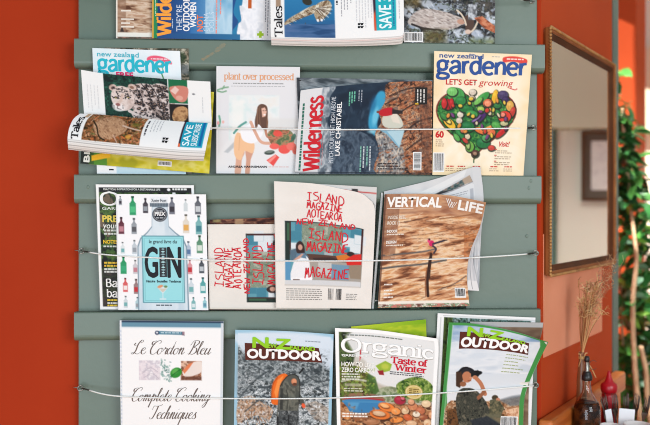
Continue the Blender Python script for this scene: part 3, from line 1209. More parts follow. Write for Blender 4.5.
for q_ in range(10):
    a.line([(286 + q_ * 2.8, 23 - q_ * 1.65), (290 + q_ * 2.8, 25 - q_ * 1.6)], 0.6, (70, 56, 46) if q_ % 2 else (216, 206, 184), 0.85)
a.line([(315, 9), (322, 16)], 0.7, (90, 70, 56))
a.line([(316, 8), (327, 12)], 0.7, (90, 70, 56))
a.ell(307, 1.5, 5, 3.6, (54, 54, 46), 20)
a.ell(317.5, 20.2, 1.1, 1.5, (250, 250, 250))
a.ell(321.3, 19.8, 1.2, 1.3, (250, 250, 250))
a.rect(275.5, -8, 280.5, 7, (168, 142, 118))
a.stroke('Tales', 281.5, 37, 31, 5.4, (36, 34, 36), 1.7, 0.7, True, 90)
a.micro(-40, 336, 18, 1, (60, 60, 66), 2, 1.8, 0.9, rot=True)
for x in (341, 344, 347, 350.5):
    a.micro(-40, x, 26 - (x - 341), 1, (150, 150, 156), 2, 0.9, 0.7, rot=True)
for x in (356, 359, 362, 365, 368, 371):
    a.micro(-50, x, 20 + (4 if x < 364 else 8), 1, (196, 196, 200), 2, 0.9, 0.55, rot=True)
for yq in (24.2, 27.2):
    for xq in (357.5, 360.4):
        a.shape([(xq, yq - 1), (xq + 1.6, yq - 1.2), (xq + 2.4, yq - .4), (xq + 1.8, yq + 1), (xq, yq + .9)], (22, 22, 24), 2)
        a.shape([(xq + 1.7, yq), (xq + 3, yq - .8), (xq + 2.8, yq - 1.4), (xq + 1.5, yq - .8)], (22, 22, 24), 2)
a.poly([(375, 31), (374.5, -30), (396.5, -30), (396, 31)], (36, 176, 186))
a.poly([(374, 31), (372, -30), (375.2, -30), (376, 31)], (60, 40, 58))
a.poly([(374, 31), (373.4, 16), (375, 10), (376, 31)], (226, 90, 52))
a.text('SAVE 30%', 391, 28.8, 44, 12, (236, 250, 250), 0.02, 90)
a.micro(-26, 393, 27, 1, (40, 110, 160), 2, 1.2, 0.9, rot=True, ragged=0)
a.micro(-40, 399, 28, 1, (190, 190, 194), 2, 0.8, 0.8, rot=True)
for y, c in ((38.6, (176, 172, 168)), (40.2, (206, 160, 150)), (41.6, (150, 146, 142)), (43.2, (214, 212, 206)), (44.4, (160, 156, 150))):
    a.line([(270, y), (335, y + 0.5), (405, y - 0.6)], 0.7, c, 0.8)
paper_thing('folded_magazine', 'white folded magazine hanging over the top wire with flying bird photo', 'magazine', a,
            Patch([(270, -70), (402, -70)], [(271.5, 45.2), (335, 46.3), (395, 44.6), (403.5, 41)],
                  [(270, -70), (270.5, 20), (271.5, 45.2)], [(402, -70), (404, 20), (403.5, 41)], dt=-0.024, db=-0.022,
                  bulge=lambda u, v: -0.014 * np.sin(np.clip(v, 0, 1) * PI * 0.55) + 0.012 * np.clip((v - 0.92) / 0.08, 0, 1) ** 2),
            0.010, G_TOP, curved=True, back=(228, 226, 222))

# hunting magazine with an animal among rocks
a = Art(404, -80, 495, 44, (120, 120, 118))
a.tex((404, -80, 495, 44), [(24, 26, 30), (80, 84, 88), (40, 40, 42), (176, 186, 196), (60, 70, 52), (150, 160, 172)], 9, 7, 31, 4, 3.0)
a.tex((478, -2, 495, 16), [(30, 32, 36), (70, 62, 54)], 8, 6, 32, a=0.8, soft=8)
for x, y, rx, ry, c in ((408, 12, 6, 6, (196, 204, 212)), (411, 27, 4, 2.6, (150, 166, 186)), (427, 4, 6, 4, (190, 198, 206)),
                        (461, 33, 7, 4, (200, 208, 216)), (476, 36, 8, 6, (190, 200, 214)), (493, 20, 6, 4, (210, 222, 232)), (489, 40, 5, 4, (190, 196, 206)), (445, 41, 6, 3, (150, 160, 170))):
    a.ell(x, y, rx, ry, c, 0, 0.9, 2.0)
a.tex([(408, 22), (420, 10), (440, 11), (456, 16), (464, 20), (460, 26), (448, 30), (430, 29), (414, 27)], [(150, 138, 132), (206, 196, 188), (186, 172, 164)], 5, 3, 33, con=2.2, ang=10)
a.flecks((404, -12, 495, 44), 420, [(18, 20, 24), (30, 32, 36), (214, 222, 230), (160, 172, 186), (90, 84, 70), (60, 66, 50)], (0.8, 2.6), (0.5, 1.4))
a.tex([(408, 22), (420, 10), (440, 11), (456, 16), (464, 20), (460, 26), (448, 30), (430, 29), (414, 27)], [(150, 138, 132), (206, 196, 188), (186, 172, 164)], 5, 3, 33, con=2.2, ang=10)
a.flecks((408, 10, 464, 30), 170, [(226, 218, 212), (160, 146, 140), (126, 110, 104), (206, 192, 184)], (1.0, 2.6), (0.3, 0.7), (0, 30), inside=[(408, 22), (420, 10), (440, 11), (456, 16), (464, 20), (460, 26), (448, 30), (430, 29), (414, 27)])
a.line([(412, 25), (424, 29), (440, 30.5)], 2.0, (44, 38, 36))
a.ell(461, 22, 4, 2.6, (196, 150, 128), 10)
a.poly([(463, 18), (472, 14), (474, 24), (471, 34), (466, 33), (465, 24)], (84, 62, 52))
a.tex((468, 4, 477, 20), [(90, 92, 96), (200, 206, 212)], 3, 4, 34, con=3)
for h in ([(457, 10.5), (461, 14), (464.5, 20), (466, 25)], [(479, 17), (477, 23), (474, 29), (471, 32)]):
    a.line(h, 1.7, (222, 206, 184))
a.ell(468, 32, 3, 2.3, (222, 196, 178))
a.tex([(474, 18), (482, 16), (495, 26), (495, 33), (484, 28)], [(120, 62, 36), (190, 106, 70), (210, 140, 104)], 4, 3, 35)
a.tex((424, 31, 446, 44), [(60, 56, 30), (110, 100, 52), (90, 70, 40)], 4, 3, 36, a=0.8, soft=7)
a.tex((470, 39, 495, 44), [(50, 70, 40), (120, 130, 60)], 4, 3, 37, a=0.7, soft=6)
a.tex((404, -2, 420, 7), [(70, 60, 30), (150, 120, 60)], 4, 3, 38, a=0.7, soft=6)
a.barcode(404.2, 33, 423, 43)
paper_thing('magazine', 'magazine with a horned animal lying among grey rocks, right end of top tier', 'magazine', a,
            Patch([(404, -80), (495.5, -79)], [(404, 43), (495, 44)], dt=-0.018, db=0.003), 0.005, G_TOP)

# ------------------------------------------------------------------ second tier
TIER_Z[0] = LEDGE_Z[2] + 0.0004
# dark magazine peeping out behind the pale gardening one
a = Art(100, 46, 192, 172, (86, 84, 70))
a.tex((100, 46, 192, 172), [(44, 50, 40), (120, 108, 88), (176, 160, 140), (70, 72, 56), (196, 190, 170)], 8, 6, 41, 4, 2.6)
a.ell(183, 55, 6, 5, (40, 60, 36), 0, 0.8, 3)
a.rect(180, 62, 192, 72, (110, 116, 116), 0.8, 3)
paper_thing('magazine', 'dark magazine showing only its edge behind the pale gardening magazine', 'magazine', a,
            Patch([(104, 47.5), (188.5, 48.5)], [(106, 173), (192, 173.6)], dt=-0.0045, db=0.018), 0.003, G_2)

# pale gardening magazine with turquoise title
a = Art(92, 48, 187, 174, (232, 240, 242))
a.tex((92, 48, 187, 174), [(224, 238, 242), (244, 248, 248)], 30, 30, 42)
a.rect(92, 164, 187, 174, (196, 224, 234))
a.rect(92, 164, 113, 174, (246, 248, 248))
a.text('new zealand', 97, 56, 45, 4.8, (84, 184, 200), 0.022)
a.stroke('gardener', 97.4, 70.6, 80, 11.4, (40, 186, 204), 3.2, 2.4)
a.poly([(151, 56), (158, 53.5), (168, 54.5), (176, 58), (177, 62), (168, 60), (158, 59.5), (152, 61)], (238, 96, 122))
a.micro(155, 56.3, 174, 1, (250, 226, 230), 2, 1.2, 0.9, ragged=0)
a.text('FREE', 117, 77, 18, 5.4, (232, 40, 104), 0.05)
a.ell(102, 76, 5, 4, (44, 190, 206)); a.ell(102, 76, 2.6, 2, (232, 240, 242))
a.line([(162, 66), (166, 72), (168, 78)], 1.3, (70, 140, 80))
a.line([(166, 62), (168, 70)], 1.0, (110, 170, 110))
a.quad(105, 169.2, 110, 170.6, (40, 40, 44))
paper_thing('magazine', 'pale magazine with turquoise title behind the folded one, left end of second tier', 'magazine', a,
            Patch([(92.3, 48), (180, 51)], [(97, 173.6), (186, 174.2)], dt=-0.010, db=0.011), 0.005, G_2)

# lime yellow magazine lying on its side
a = Art(80, 80, 214, 174, (200, 188, 36))
a.tex((80, 80, 214, 174), [(172, 168, 20), (206, 192, 30), (224, 214, 96), (190, 184, 24)], 22, 14, 43, 3, 2.4)
a.grad(80, 80, 97, 174, (34, 44, 32), (70, 120, 44), True)
py_ = Patch([(86, 84), (214, 92)], [(80.3, 163.5), (209.3, 173.6)], dt=-0.014, db=0.004)
a.warp(py_)
a.rect(76, 80, 88.6, 174, (34, 40, 34))
a.poly([(94, 80), (94, 174), (107, 174), (107, 80)], (84, 142, 44))
a.poly([(91.5, 161), (91.5, 155.5), (109.5, 151.5), (110.5, 157.5)], (246, 190, 30))
a.unwarp()
a.text('BI', 89, 171.5, 11, 5.6, (236, 240, 230), 0.05, 90)
for x, y, r_ in ((122, 158, 4), (128, 163, 3), (140, 160, 5), (152, 158, 4), (186, 160, 5), (196, 166, 4), (176, 170, 3)):
    a.ell(x, y, r_, r_ * 0.9, (232, 226, 140), 0, 0.55, 3)
a.barcode(160, 163.5, 174.5, 169.5)
paper_thing('magazine', 'lime yellow magazine on its side below the folded magazine', 'magazine', a,
            Patch([(86, 84), (214, 92)], [(80.3, 163.5), (209.3, 173.6)], dt=-0.014, db=0.004), 0.005, G_2)

# open magazine folded over the second wire: rear page with the big cat, front page with the ground bird
PT = [(81, 69.8), (105, 73.6), (140, 76.8), (175, 79.6), (210.3, 81.6)]
pb = Patch(PT, [(85, 128), (212, 130)], dt=-0.030, db=-0.017, bulge=lambda u, v: 0.004 * np.sin(u * PI * 2.2))
fold_base = unp(140.0, 150.0, -0.03)
TIER_KEEP = TIER_Z[0]
fm = empty('folded_magazine', rack_world(fold_base), YAW,
           'open magazine folded over the wire with big cat and brown bird photos', 'magazine', G_2)
a = Art(81, 70, 212, 130, (240, 239, 236))
a.rect(103.5, 60, 168.2, 130, (14, 44, 36))
a.tex((103.5, 60, 168.2, 130), [(8, 30, 26), (20, 70, 54), (12, 40, 34), (40, 96, 76)], 5, 5, 44, con=2.4)
def oval(cx, cy, rx, ry, rot=0, n=32):
    c_, s_ = math.cos(R(rot)), math.sin(R(rot))
    return [(cx + rx * math.cos(t) * c_ - ry * math.sin(t) * s_, cy + rx * math.cos(t) * s_ + ry * math.sin(t) * c_)
            for t in [i / n * 2 * PI for i in range(n)]]


furs = [(150, 134, 128), (222, 208, 202), (186, 166, 158), (240, 230, 224)]
INKD = (22, 18, 22)
for o_ in (oval(150, 97, 26, 19, 18), oval(160, 92, 14, 16), oval(152, 113, 22, 9), oval(135, 90, 14, 10, -20)):
    a.tex(o_, furs, 7, 6, 45, con=2.2)
rs = random.Random(4)
bodies = [oval(150, 97, 25, 18, 18), oval(160, 92, 13, 15), oval(152, 113, 21, 8)]
mb_ = np.max([a.pmask(o_) for o_ in bodies], axis=0)
for _ in range(260):
    x, y = rs.uniform(126, 168), rs.uniform(77, 120)
    i, j = int((x - 81) / 131 * (a.nx - 1)), int((y - 70) / 60 * (a.ny - 1))
    if mb_[min(j, a.ny - 1), min(i, a.nx - 1)] < 0.5:
        continue
    q_ = rs.uniform(1.0, 2.2)
    a.ell(x, y, q_, q_ * 0.7, INKD, rs.uniform(0, 180), 0.9, 0.6)
    if q_ > 1.5:
        a.ell(x, y, q_ * .5, q_ * .35, (176, 146, 126), 0, 0.8, 0.5)
for p in ([(142, 78), (149, 90), (152, 106)], [(150, 78), (157, 90), (160, 104)], [(136, 82), (141, 92), (143, 104)]):
    a.line(p, 1.0, INKD, 0.85)
# head low on the left, ears up
a.tex(oval(112.5, 84.5, 4.2, 3.4, -30), [(180, 150, 136), (216, 196, 186)], 3, 3, 47)
a.tex(oval(132.5, 82.5, 4.4, 3.4, 20), [(190, 160, 144), (220, 200, 190)], 3, 3, 48)
a.ell(112.8, 85, 2.2, 1.7, (60, 44, 44), -30, 0.8); a.ell(132, 83, 2.2, 1.7, (120, 84, 66), 20, 0.8)
a.tex(oval(122, 96, 12, 14, -12), [(196, 174, 164), (228, 212, 204), (210, 190, 180)], 5, 5, 49, con=1.8)
for _ in range(60):
    x, y = rs.gauss(122, 5), rs.uniform(84, 97)
    a.ell(x, y, rs.uniform(.5, 1.0), rs.uniform(.4, .7), INKD, rs.uniform(0, 180), 0.85, 0.5)
a.ell(117, 106, 6.5, 4.6, (242, 234, 230), 14, 0.9, 1.5)
a.line([(122, 92), (120, 98), (117.5, 102)], 3.2, (212, 184, 170), 0.8)
a.ell(116.6, 103.2, 2.4, 1.7, (150, 96, 92), 10); a.line([(116.4, 105), (116, 107.4), (119.4, 108.4)], 0.7, (60, 40, 42))
a.line([(112.4, 96), (115, 95), (117, 96.4)], 1.3, INKD); a.line([(124.6, 95), (127.4, 93.6), (130, 94.6)], 1.3, INKD)
a.ell(115, 96, .8, .6, (190, 170, 90)); a.ell(127.4, 94.5, .9, .6, (190, 170, 90))
for yy in (104.4, 106, 107.4):
    for xx in (110.5, 112.4, 121.6):
        a.ell(xx, yy, .45, .4, INKD)
a.line([(128, 110), (140, 116), (158, 119)], 3.2, (214, 200, 194)); a.flecks((128, 110, 160, 120), 22, [INKD], (.5, 1), (.4, .7))
a.rect(169.3, 60, 188.5, 98.6, (24, 106, 66))
a.poly([(171, 79), (188, 78), (188, 92), (183, 97), (177, 95), (172, 88)], (206, 130, 112))
a.poly([(171, 84), (176, 78), (180, 82), (176, 88)], (232, 196, 184))
a.ell(180, 92, 3.6, 3, (222, 164, 146))
a.rect(169.3, 99.6, 188.5, 130, (26, 20, 18))
a.tex([(172, 112), (176, 104), (184, 102), (188, 106), (187, 116), (180, 122), (173, 120)], [(138, 96, 60), (196, 152, 104), (170, 124, 84)], 4, 4, 46)
a.ell(194.5, 86.5, 1.5, 1.1, (130, 130, 132))
for x in (86, 89.5, 93, 96.5):
    a.micro(84, x, 112, 1, (212, 212, 212), 2, 0.7, 0.8, rot=True)
a.micro(90, 203, 112, 1, (206, 206, 206), 2, 0.8, 0.8, rot=True)
sheet('rear_page', pb, a, fm, fold_base, curved=True)
slab('rear_pages', pb, fm, fold_base, PAPER, 0.0004, 0.0035, inset=0.004)


def roll(u, v):
    return -0.030 - 0.030 * np.sin(np.clip(v * 1.15, 0, 1.3) * PI / 2) + 0.010 * np.clip((v - 0.72) / 0.28, 0, 1) ** 2


pf = Patch([(80, 113.6), (100, 114.5), (139, 118), (180, 121.5), (211.7, 123)],
           [(68.3, 149.5), (100, 153), (140, 156.5), (180, 160), (203.5, 161)],
           [(80, 113.6), (73.5, 119), (69.3, 128), (67.6, 138), (68.3, 149.5)],
           [(211.7, 123), (209.5, 132), (206.6, 145), (203.5, 161)], dt=-0.002, db=-0.002, bulge=roll)
# art units: u across 0..134, v down 0..37
a = Art(0, 0, 135, 37, (244, 243, 240), r=2.0)
a.rect(0, 27.5, 135, 37, (236, 234, 230))
a.tex((13.5, 0, 70, 26.6), [(60, 44, 28), (122, 78, 46), (160, 100, 60), (90, 74, 44), (190, 128, 92)], 5, 2.6, 51, 4, 2.6)
a.tex([(22, 12), (28, 4), (40, 2), (50, 6), (55, 13), (48, 20), (38, 24), (28, 21)], [(120, 92, 74), (168, 138, 112), (146, 116, 92)], 3, 3, 52, con=1.8)
a.flecks((14, 0, 70, 26), 330, [(48, 34, 22), (196, 130, 90), (150, 88, 52), (222, 170, 130), (96, 104, 52), (206, 110, 60)], (0.6, 1.8), (0.4, 0.8))
kw = [(22, 12), (28, 4), (40, 2), (50, 6), (55, 13), (48, 20), (38, 24), (28, 21)]
a.tex(kw, [(146, 106, 78), (196, 152, 116), (172, 128, 94)], 3, 3, 52, con=1.8)
a.flecks((22, 2, 55, 24), 150, [(214, 172, 134), (126, 88, 62), (178, 134, 100)], (0.8, 2.0), (0.25, 0.5), (20, 60), inside=kw)
a.line([(50, 10), (60, 12), (68, 13)], 1.2, (214, 186, 166))
a.line([(44, 20), (48, 26)], 1.0, (196, 160, 140))
a.ell(58, 20, 3, 2, (222, 160, 66), 0, 0.8, 1.5)
a.ell(62, 8, 4, 2, (110, 112, 46), 0, 0.7, 2)
a.line([(20, 8), (26, 14), (30, 22), (36, 25)], 1.2, (48, 38, 26))
a.rect(8.5, -2, 12.4, 5, (190, 160, 130))
a.stroke('Tales', 9.6, 26, 21.5, 4.6, (34, 32, 34), 1.5, 0.7, True, 90)
a.micro(2, 72.5, 20, 1, (70, 70, 76), 2, 1.6, 0.9, rot=True)
for x in (77.5, 80.5, 83.5, 86.5):
    a.micro(1, x, 14, 1, (176, 176, 180), 2, 0.8, 0.7, rot=True)
for yq in (18.2, 21):
    for xq in (91.5, 94.4):
        a.shape([(xq, yq - 1), (xq + 1.6, yq - 1.2), (xq + 2.4, yq - .4), (xq + 1.8, yq + 1), (xq, yq + .9)], (22, 22, 24), 2)
        a.shape([(xq + 1.7, yq), (xq + 3, yq - .8), (xq + 2.8, yq - 1.4), (xq + 1.5, yq - .8)], (22, 22, 24), 2)
a.rect(109, -1, 131, 24.6, (34, 164, 190))
a.rect(107.6, -1, 109.4, 24.6, (60, 46, 62))
a.rect(107.4, 21.5, 109.4, 24.6, (236, 110, 60))
a.text('SAVE', 117.6, 23, 20, 6.4, (236, 250, 250), 0.02, 90)
a.text('SUBSCRIBE', 125.4, 23, 21.5, 5.8, (236, 250, 250), 0.01, 90)
a.rect(127, 0, 129.5, 23, (24, 104, 166))
for y, c in ((27.6, (190, 188, 184)), (29.4, (150, 148, 144)), (31.0, (222, 220, 214)), (32.6, (140, 138, 134)), (34.4, (206, 204, 198)), (36, (130, 126, 122))):
    a.line([(0, y), (60, y + 0.4), (135, y)], 0.7, c, 0.85)
sheet('front_page', pf, a, fm, fold_base, curved=True)
slab('front_pages', pf, fm, fold_base, PAPER, 0.0005, 0.010, inset=0.004, n=(20, 16))

# pale hard-cover cookbook
a = Art(216, 66, 300, 173.5, (230, 229, 230))
a.rect(216, 66, 217.6, 174, (244, 243, 243))
a.rect(229, 95, 279.5, 150, (226, 236, 234), 0.8, 3)
a.tex((229, 95, 279.5, 150), [(214, 232, 230), (238, 240, 238), (240, 234, 226)], 12, 10, 61, a=0.8)
a.rect(232, 100, 244, 140, (246, 244, 238), 0.7, 3)
a.poly([(217, 158), (232, 138), (262, 135), (300, 150), (300, 174), (217, 174)], (234, 234, 234), 0.9, 3)
a.poly([(268, 118), (300, 118), (300, 152), (272, 150)], (226, 224, 220), 0.8, 3)
a.poly([(224, 152), (236, 140), (240, 142), (228, 153)], (180, 186, 190), 0.8, 1.5)
a.line([(234, 133), (240, 126), (246, 122)], 2.2, (60, 140, 128), 0.8)
a.stroke('plant over processed', 224, 79.2, 70, 4.6, (230, 166, 122), 1.05, 0.5, True)
a.micro(233, 82.6, 284, 1, (140, 142, 140), 2, 1.0, 0.8, ragged=0)
a.micro(231, 85.6, 285, 1, (170, 172, 172), 2, 0.6, 0.8, ragged=0)
for p in ([(217, 90), (223, 88), (228, 87)], [(217, 91), (222, 92), (226, 91)], [(222, 89), (224, 86)]):
    a.line(p, 1.5, (122, 166, 130), 0.9)
a.line([(219, 116), (220, 121), (219, 126)], 2.0, (90, 160, 130), 0.8)
a.ell(218, 123, 1.4, 1.8, (240, 170, 170)); a.ell(223, 122, 1.2, 1.5, (240, 180, 170))
skin = (222, 172, 148)
a.poly([(236.5, 148), (241, 146), (245, 152), (242, 160), (241, 173.5), (235, 173.5), (236, 162)], skin)
a.poly([(246, 150), (254, 150), (251, 160), (250, 173.5), (245.5, 173.5), (246.5, 160)], (214, 160, 136))
a.poly([(236, 134), (240, 133), (254, 142), (253, 153), (245, 151), (241, 160), (235, 156), (234, 144)], (244, 196, 152))
a.line([(240, 136), (239, 150)], 0.8, (222, 166, 124), 0.7)
a.poly([(241, 129), (249, 124), (254, 120), (262, 122), (263, 134), (254, 143), (243, 140)], (246, 246, 248))
a.line([(251, 122), (256, 133), (262, 142), (274, 143)], 3.0, skin)
a.line([(265, 122), (267, 135), (272, 138)], 2.4, (196, 136, 110))
a.poly([(256.5, 113), (258, 106), (262, 103.5), (267, 106), (268, 114), (267, 128), (263.5, 129), (259, 124), (256, 128), (255, 121)], (104, 74, 60))
a.poly([(261.5, 108), (265, 107), (267, 111), (265.5, 116), (262.5, 117)], (232, 184, 162))
a.poly([(267.5, 114), (268.5, 122), (268, 129), (266.5, 126)], (130, 92, 68))
a.ell(264.8, 114.4, 1.3, 0.7, (252, 246, 242)); a.line([(263, 110.4), (264.2, 110.2)], 0.6, (80, 56, 50)); a.line([(265.6, 110.2), (266.6, 110.4)], 0.6, (80, 56, 50))
a.line([(258, 108), (257.4, 116), (257.6, 126)], 0.9, (150, 112, 88), 0.8); a.line([(260, 106), (259.4, 114), (260.4, 125)], 0.7, (140, 104, 80), 0.8)
a.tex([(268, 133), (276, 128), (288, 129), (294, 134), (294, 144), (284, 148), (272, 144)], [(90, 110, 76), (150, 140, 100), (206, 120, 96), (120, 96, 70)], 4, 3, 62, con=2.5)
a.ell(278, 133, 4.5, 3.2, (232, 88, 76)); a.ell(275, 146, 5, 3, (240, 104, 94)); a.ell(285, 149, 6, 4.5, (238, 92, 84))
a.ell(292, 146, 5, 4, (240, 120, 108)); a.ell(296, 150, 3, 4, (222, 110, 96))
a.poly([(267, 160), (276, 154), (280, 157), (274, 166)], (236, 84, 78))
a.poly([(268, 161), (276, 154), (277, 156), (270, 163)], (250, 150, 140))
a.ell(270, 152.3, 5.2, 2.2, (64, 76, 70), -6); a.ell(270, 151.5, 4, 1.2, (120, 130, 122), -6)
a.ell(294, 137, 2.2, 4, (54, 110, 90), 20, 0.8)
a.text('ANDREA HANNEMANN', 228.5, 167.6, 39, 1.9, (40, 38, 44), 0.05)
a.micro(269, 166.2, 290, 1, (226, 190, 186), 2, 0.9, 0.9)
a.line([(216.4, 66), (216.4, 174)], 1.0, (196, 194, 194), 0.8)
paper_thing('cookbook', 'pale hardcover cookbook with a woman arranging fruit and orange title', 'book', a,
            Patch([(216.3, 66), (300, 67)], [(216, 173.4), (299, 173.8)], dt=-0.0125, db=0.0125), 0.012, G_2, hard=True,
            spine=(236, 235, 233))

# grey topped magazine behind the wilderness one
a = Art(296, 77, 433, 173, (96, 104, 108))
a.tex((296, 77, 433, 173), [(56, 66, 72), (104, 114, 120), (140, 148, 152), (76, 84, 90)], 22, 5, 71, 4, 2.2, 6)
a.rect(296, 77, 299, 100, (60, 64, 70))
a.quad(297.5, 79.5, 300.5, 80.4, (40, 40, 44))
paper_thing('magazine', 'slate grey magazine whose top strip shows behind a sideways mountain lake magazine', 'magazine', a,
            Patch([(296.6, 77.5), (432.5, 80)], [(300, 173.8), (431, 174.3)], dt=-0.0150, db=0.0095), 0.0018, G_2)

# wilderness magazine on its side, lake and tent
a = Art(295, 82, 432, 174, (44, 60, 78))
a.tex((295, 82, 432, 174), [(16, 26, 40), (34, 52, 70), (22, 36, 54)], 20, 16, 72, 3, 1.8)
a.tex([(320, 132), (345, 128), (366, 134), (378, 150), (378, 174), (318, 174)], [(34, 46, 62), (84, 100, 116), (50, 64, 80), (110, 124, 136)], 9, 12, 73, 4, 2.2)
a.poly([(295, 82), (325, 82), (322, 92), (324, 100), (321, 110), (324, 120), (326, 130), (323, 140), (327, 152), (324, 162), (328, 174), (295, 174)], (222, 222, 222))
a.tex([(318, 82), (332, 82), (326, 94), (329, 106), (325, 118), (330, 132), (326, 146), (331, 158), (330, 174), (318, 174)], [(70, 84, 96), (190, 196, 200), (120, 132, 142)], 5, 9, 74, con=2.4, a=0.8)
a.flecks((322, 96, 378, 174), 160, [(14, 22, 36), (60, 78, 96), (40, 56, 74), (86, 102, 118)], (1.5, 5), (0.5, 1.4), (60, 120), 0.35)
lake = [(376, 92), (383, 92), (384, 102), (379, 112), (376, 124), (379, 136), (372, 134), (367, 124), (369, 108)]
a.poly(lake, (58, 156, 194), 1, 2)
a.ell(374, 116, 3, 9, (120, 200, 226), 10, 0.8, 2)
a.ell(371, 131, 4, 2, (150, 200, 214), 0, 0.8, 2)
a.ell(371, 104, 3, 8, (30, 96, 140), 12, 0.6, 3)
rk = [(387, 82), (432, 82), (432, 174), (377, 174), (379, 150), (374, 134), (380, 122), (378, 112), (384, 100)]
a.tex(rk, [(60, 36, 28), (140, 84, 54), (196, 128, 86), (104, 66, 48), (216, 164, 122), (126, 104, 92)], 5, 4, 75, 4, 2.9, 55)
a.tex([(375, 134), (384, 132), (400, 140), (404, 174), (377, 174), (379, 152)], [(96, 102, 108), (170, 166, 160), (130, 128, 126), (206, 190, 170)], 3, 6, 76, 4, 2.6, 20)
a.flecks((377, 82, 432, 174), 520, [(36, 24, 20), (214, 156, 116), (176, 98, 60), (110, 58, 38), (190, 124, 84), (60, 40, 32), (120, 112, 108)], (0.8, 3.4), (0.4, 1.0), (-40, -5), inside=rk)
for p in ([(388, 96), (404, 90), (430, 86)], [(392, 118), (410, 106), (432, 98)], [(404, 132), (418, 122), (432, 118)], [(406, 150), (420, 140), (432, 136)], [(384, 104), (396, 98)]):
    a.line(p, 1.6, (44, 28, 24), 0.75)
a.tex([(418, 84), (431, 84), (431, 172), (424, 172), (420, 130)], [(56, 36, 30), (150, 92, 64), (90, 60, 48)], 4, 8, 77, con=2.4, a=0.6)
lg = [(378, 136), (386, 134), (400, 142), (403, 174), (378, 174)]
a.flecks((376, 132, 405, 174), 200, [(60, 62, 68), (196, 196, 192), (150, 148, 146), (226, 214, 200), (96, 98, 104)], (0.7, 2.2), (0.4, 0.9), (60, 110), inside=lg)
a.poly([(381, 118), (388, 112), (396, 114), (402, 122), (400, 128), (384, 127)], (206, 206, 190))
a.poly([(388, 112), (396, 114), (400, 124), (392, 122)], (226, 216, 200))
a.poly([(375, 128), (404, 130), (399, 148), (393, 142), (386, 134)], (130, 178, 200))
a.poly([(386, 131), (404, 130), (399, 147), (394, 140)], (176, 208, 218))
a.poly([(377, 111), (384, 108), (391, 108), (392, 114), (385, 116), (379, 115)], (190, 30, 40))
a.poly([(391, 109), (402, 111), (402, 114), (391, 114)], (44, 36, 36))
a.ell(376.5, 111.5, 1.5, 1.3, (120, 70, 56))
a.stroke('Wilderness', 319, 171, 80.5, 11.8, (206, 34, 46), 3.0, 2.3, rot=90)
a.micro(97, 298.4, 171, 1, (40, 104, 84), 2, 2.0, 0.95, rot=True, ragged=0)
a.text('PITCH YOUR TENT HIGH ABOVE', 332.6, 163, 70, 4.4, (214, 220, 226), -0.005, 90)
a.text('LAKE CHRISTABEL', 338.8, 155, 56, 4.6, WHITE, 0.02, 90)
for i, x in enumerate((346, 348.6, 351.2)):
    a.micro(89, x, 104 - i * 2, 1, (110, 190, 160), 2, 1.4, 0.95, rot=True, ragged=0.1)
for i, x in enumerate((356, 358.8)):
    a.micro(88, x, 102, 1, (190, 196, 204), 2, 0.9, 0.9, rot=True)
for i, x in enumerate((359.5, 362.5, 366, 369)):
    a.micro(146, x, 172, 1, (130, 190, 170) if i % 2 == 0 else (200, 206, 210), 2, 1.3, 0.95, rot=True)
a.micro(136, 321, 165, 1, (200, 120, 120), 2, 0.7, 0.7, rot=True)
a.rect(414.5, 88, 427, 105, (30, 28, 28))
a.rect(414.5, 103.4, 418, 105, (226, 180, 50))
for x in (416.4, 419.6, 423):
    a.micro(90, x, 103, 1, (226, 222, 214), 2, 1.3, 0.95, rot=True, ragged=0)
a.barcode(413, 152, 421.5, 170, vertical=True)
a.micro(378, 163, 404, 3, (54, 46, 44), 2.6, 1.2, 0.9)
a.line([(295, 172.8), (432, 173)], 0.9, (24, 30, 40), 0.8)
paper_thing('magazine', 'magazine on its side with red title, tent and mountain lake', 'magazine', a,
            Patch([(300.6, 90.5), (318, 88), (345, 85.5), (385, 82.3), (432.2, 81)], [(294.8, 173.2), (431.8, 174.4)],
                  dt=-0.018, db=0.002, bulge=lambda u, v: -0.004 * (1 - v) * np.exp(-(u / 0.2) ** 2)), 0.0025, G_2, curved=True)

# gardening magazine with the vegetable heart
a = Art(434, 51, 532, 175, (248, 232, 200))
rays = np.arctan2(a.Y - 130, a.X - 480)
m = (np.sin(rays * 18) > 0).astype(float)
a.put(m * 0.35, (252, 244, 226))
a.tex((434, 51, 532, 175), [(246, 222, 180), (252, 242, 222), (244, 214, 166)], 26, 30, 81, a=0.5)
rim = np.clip(1 - np.minimum(np.minimum(a.X - 434, 532 - a.X), np.minimum(a.Y - 51, 175 - a.Y)) / 12, 0, 1)
a.put(rim * 0.35, (246, 206, 140))


def heart(s, dx=0.0):
    th = np.linspace(0, 2 * PI, 60)
    hx = 16 * np.sin(th) ** 3
    hy = -(13 * np.cos(th) - 5 * np.cos(2 * th) - 2 * np.cos(3 * th) - np.cos(4 * th))
    return [(478.5 + x * 2.62 * s, 119.5 + y * 2.42 * s) for x, y in zip(hx, hy)]


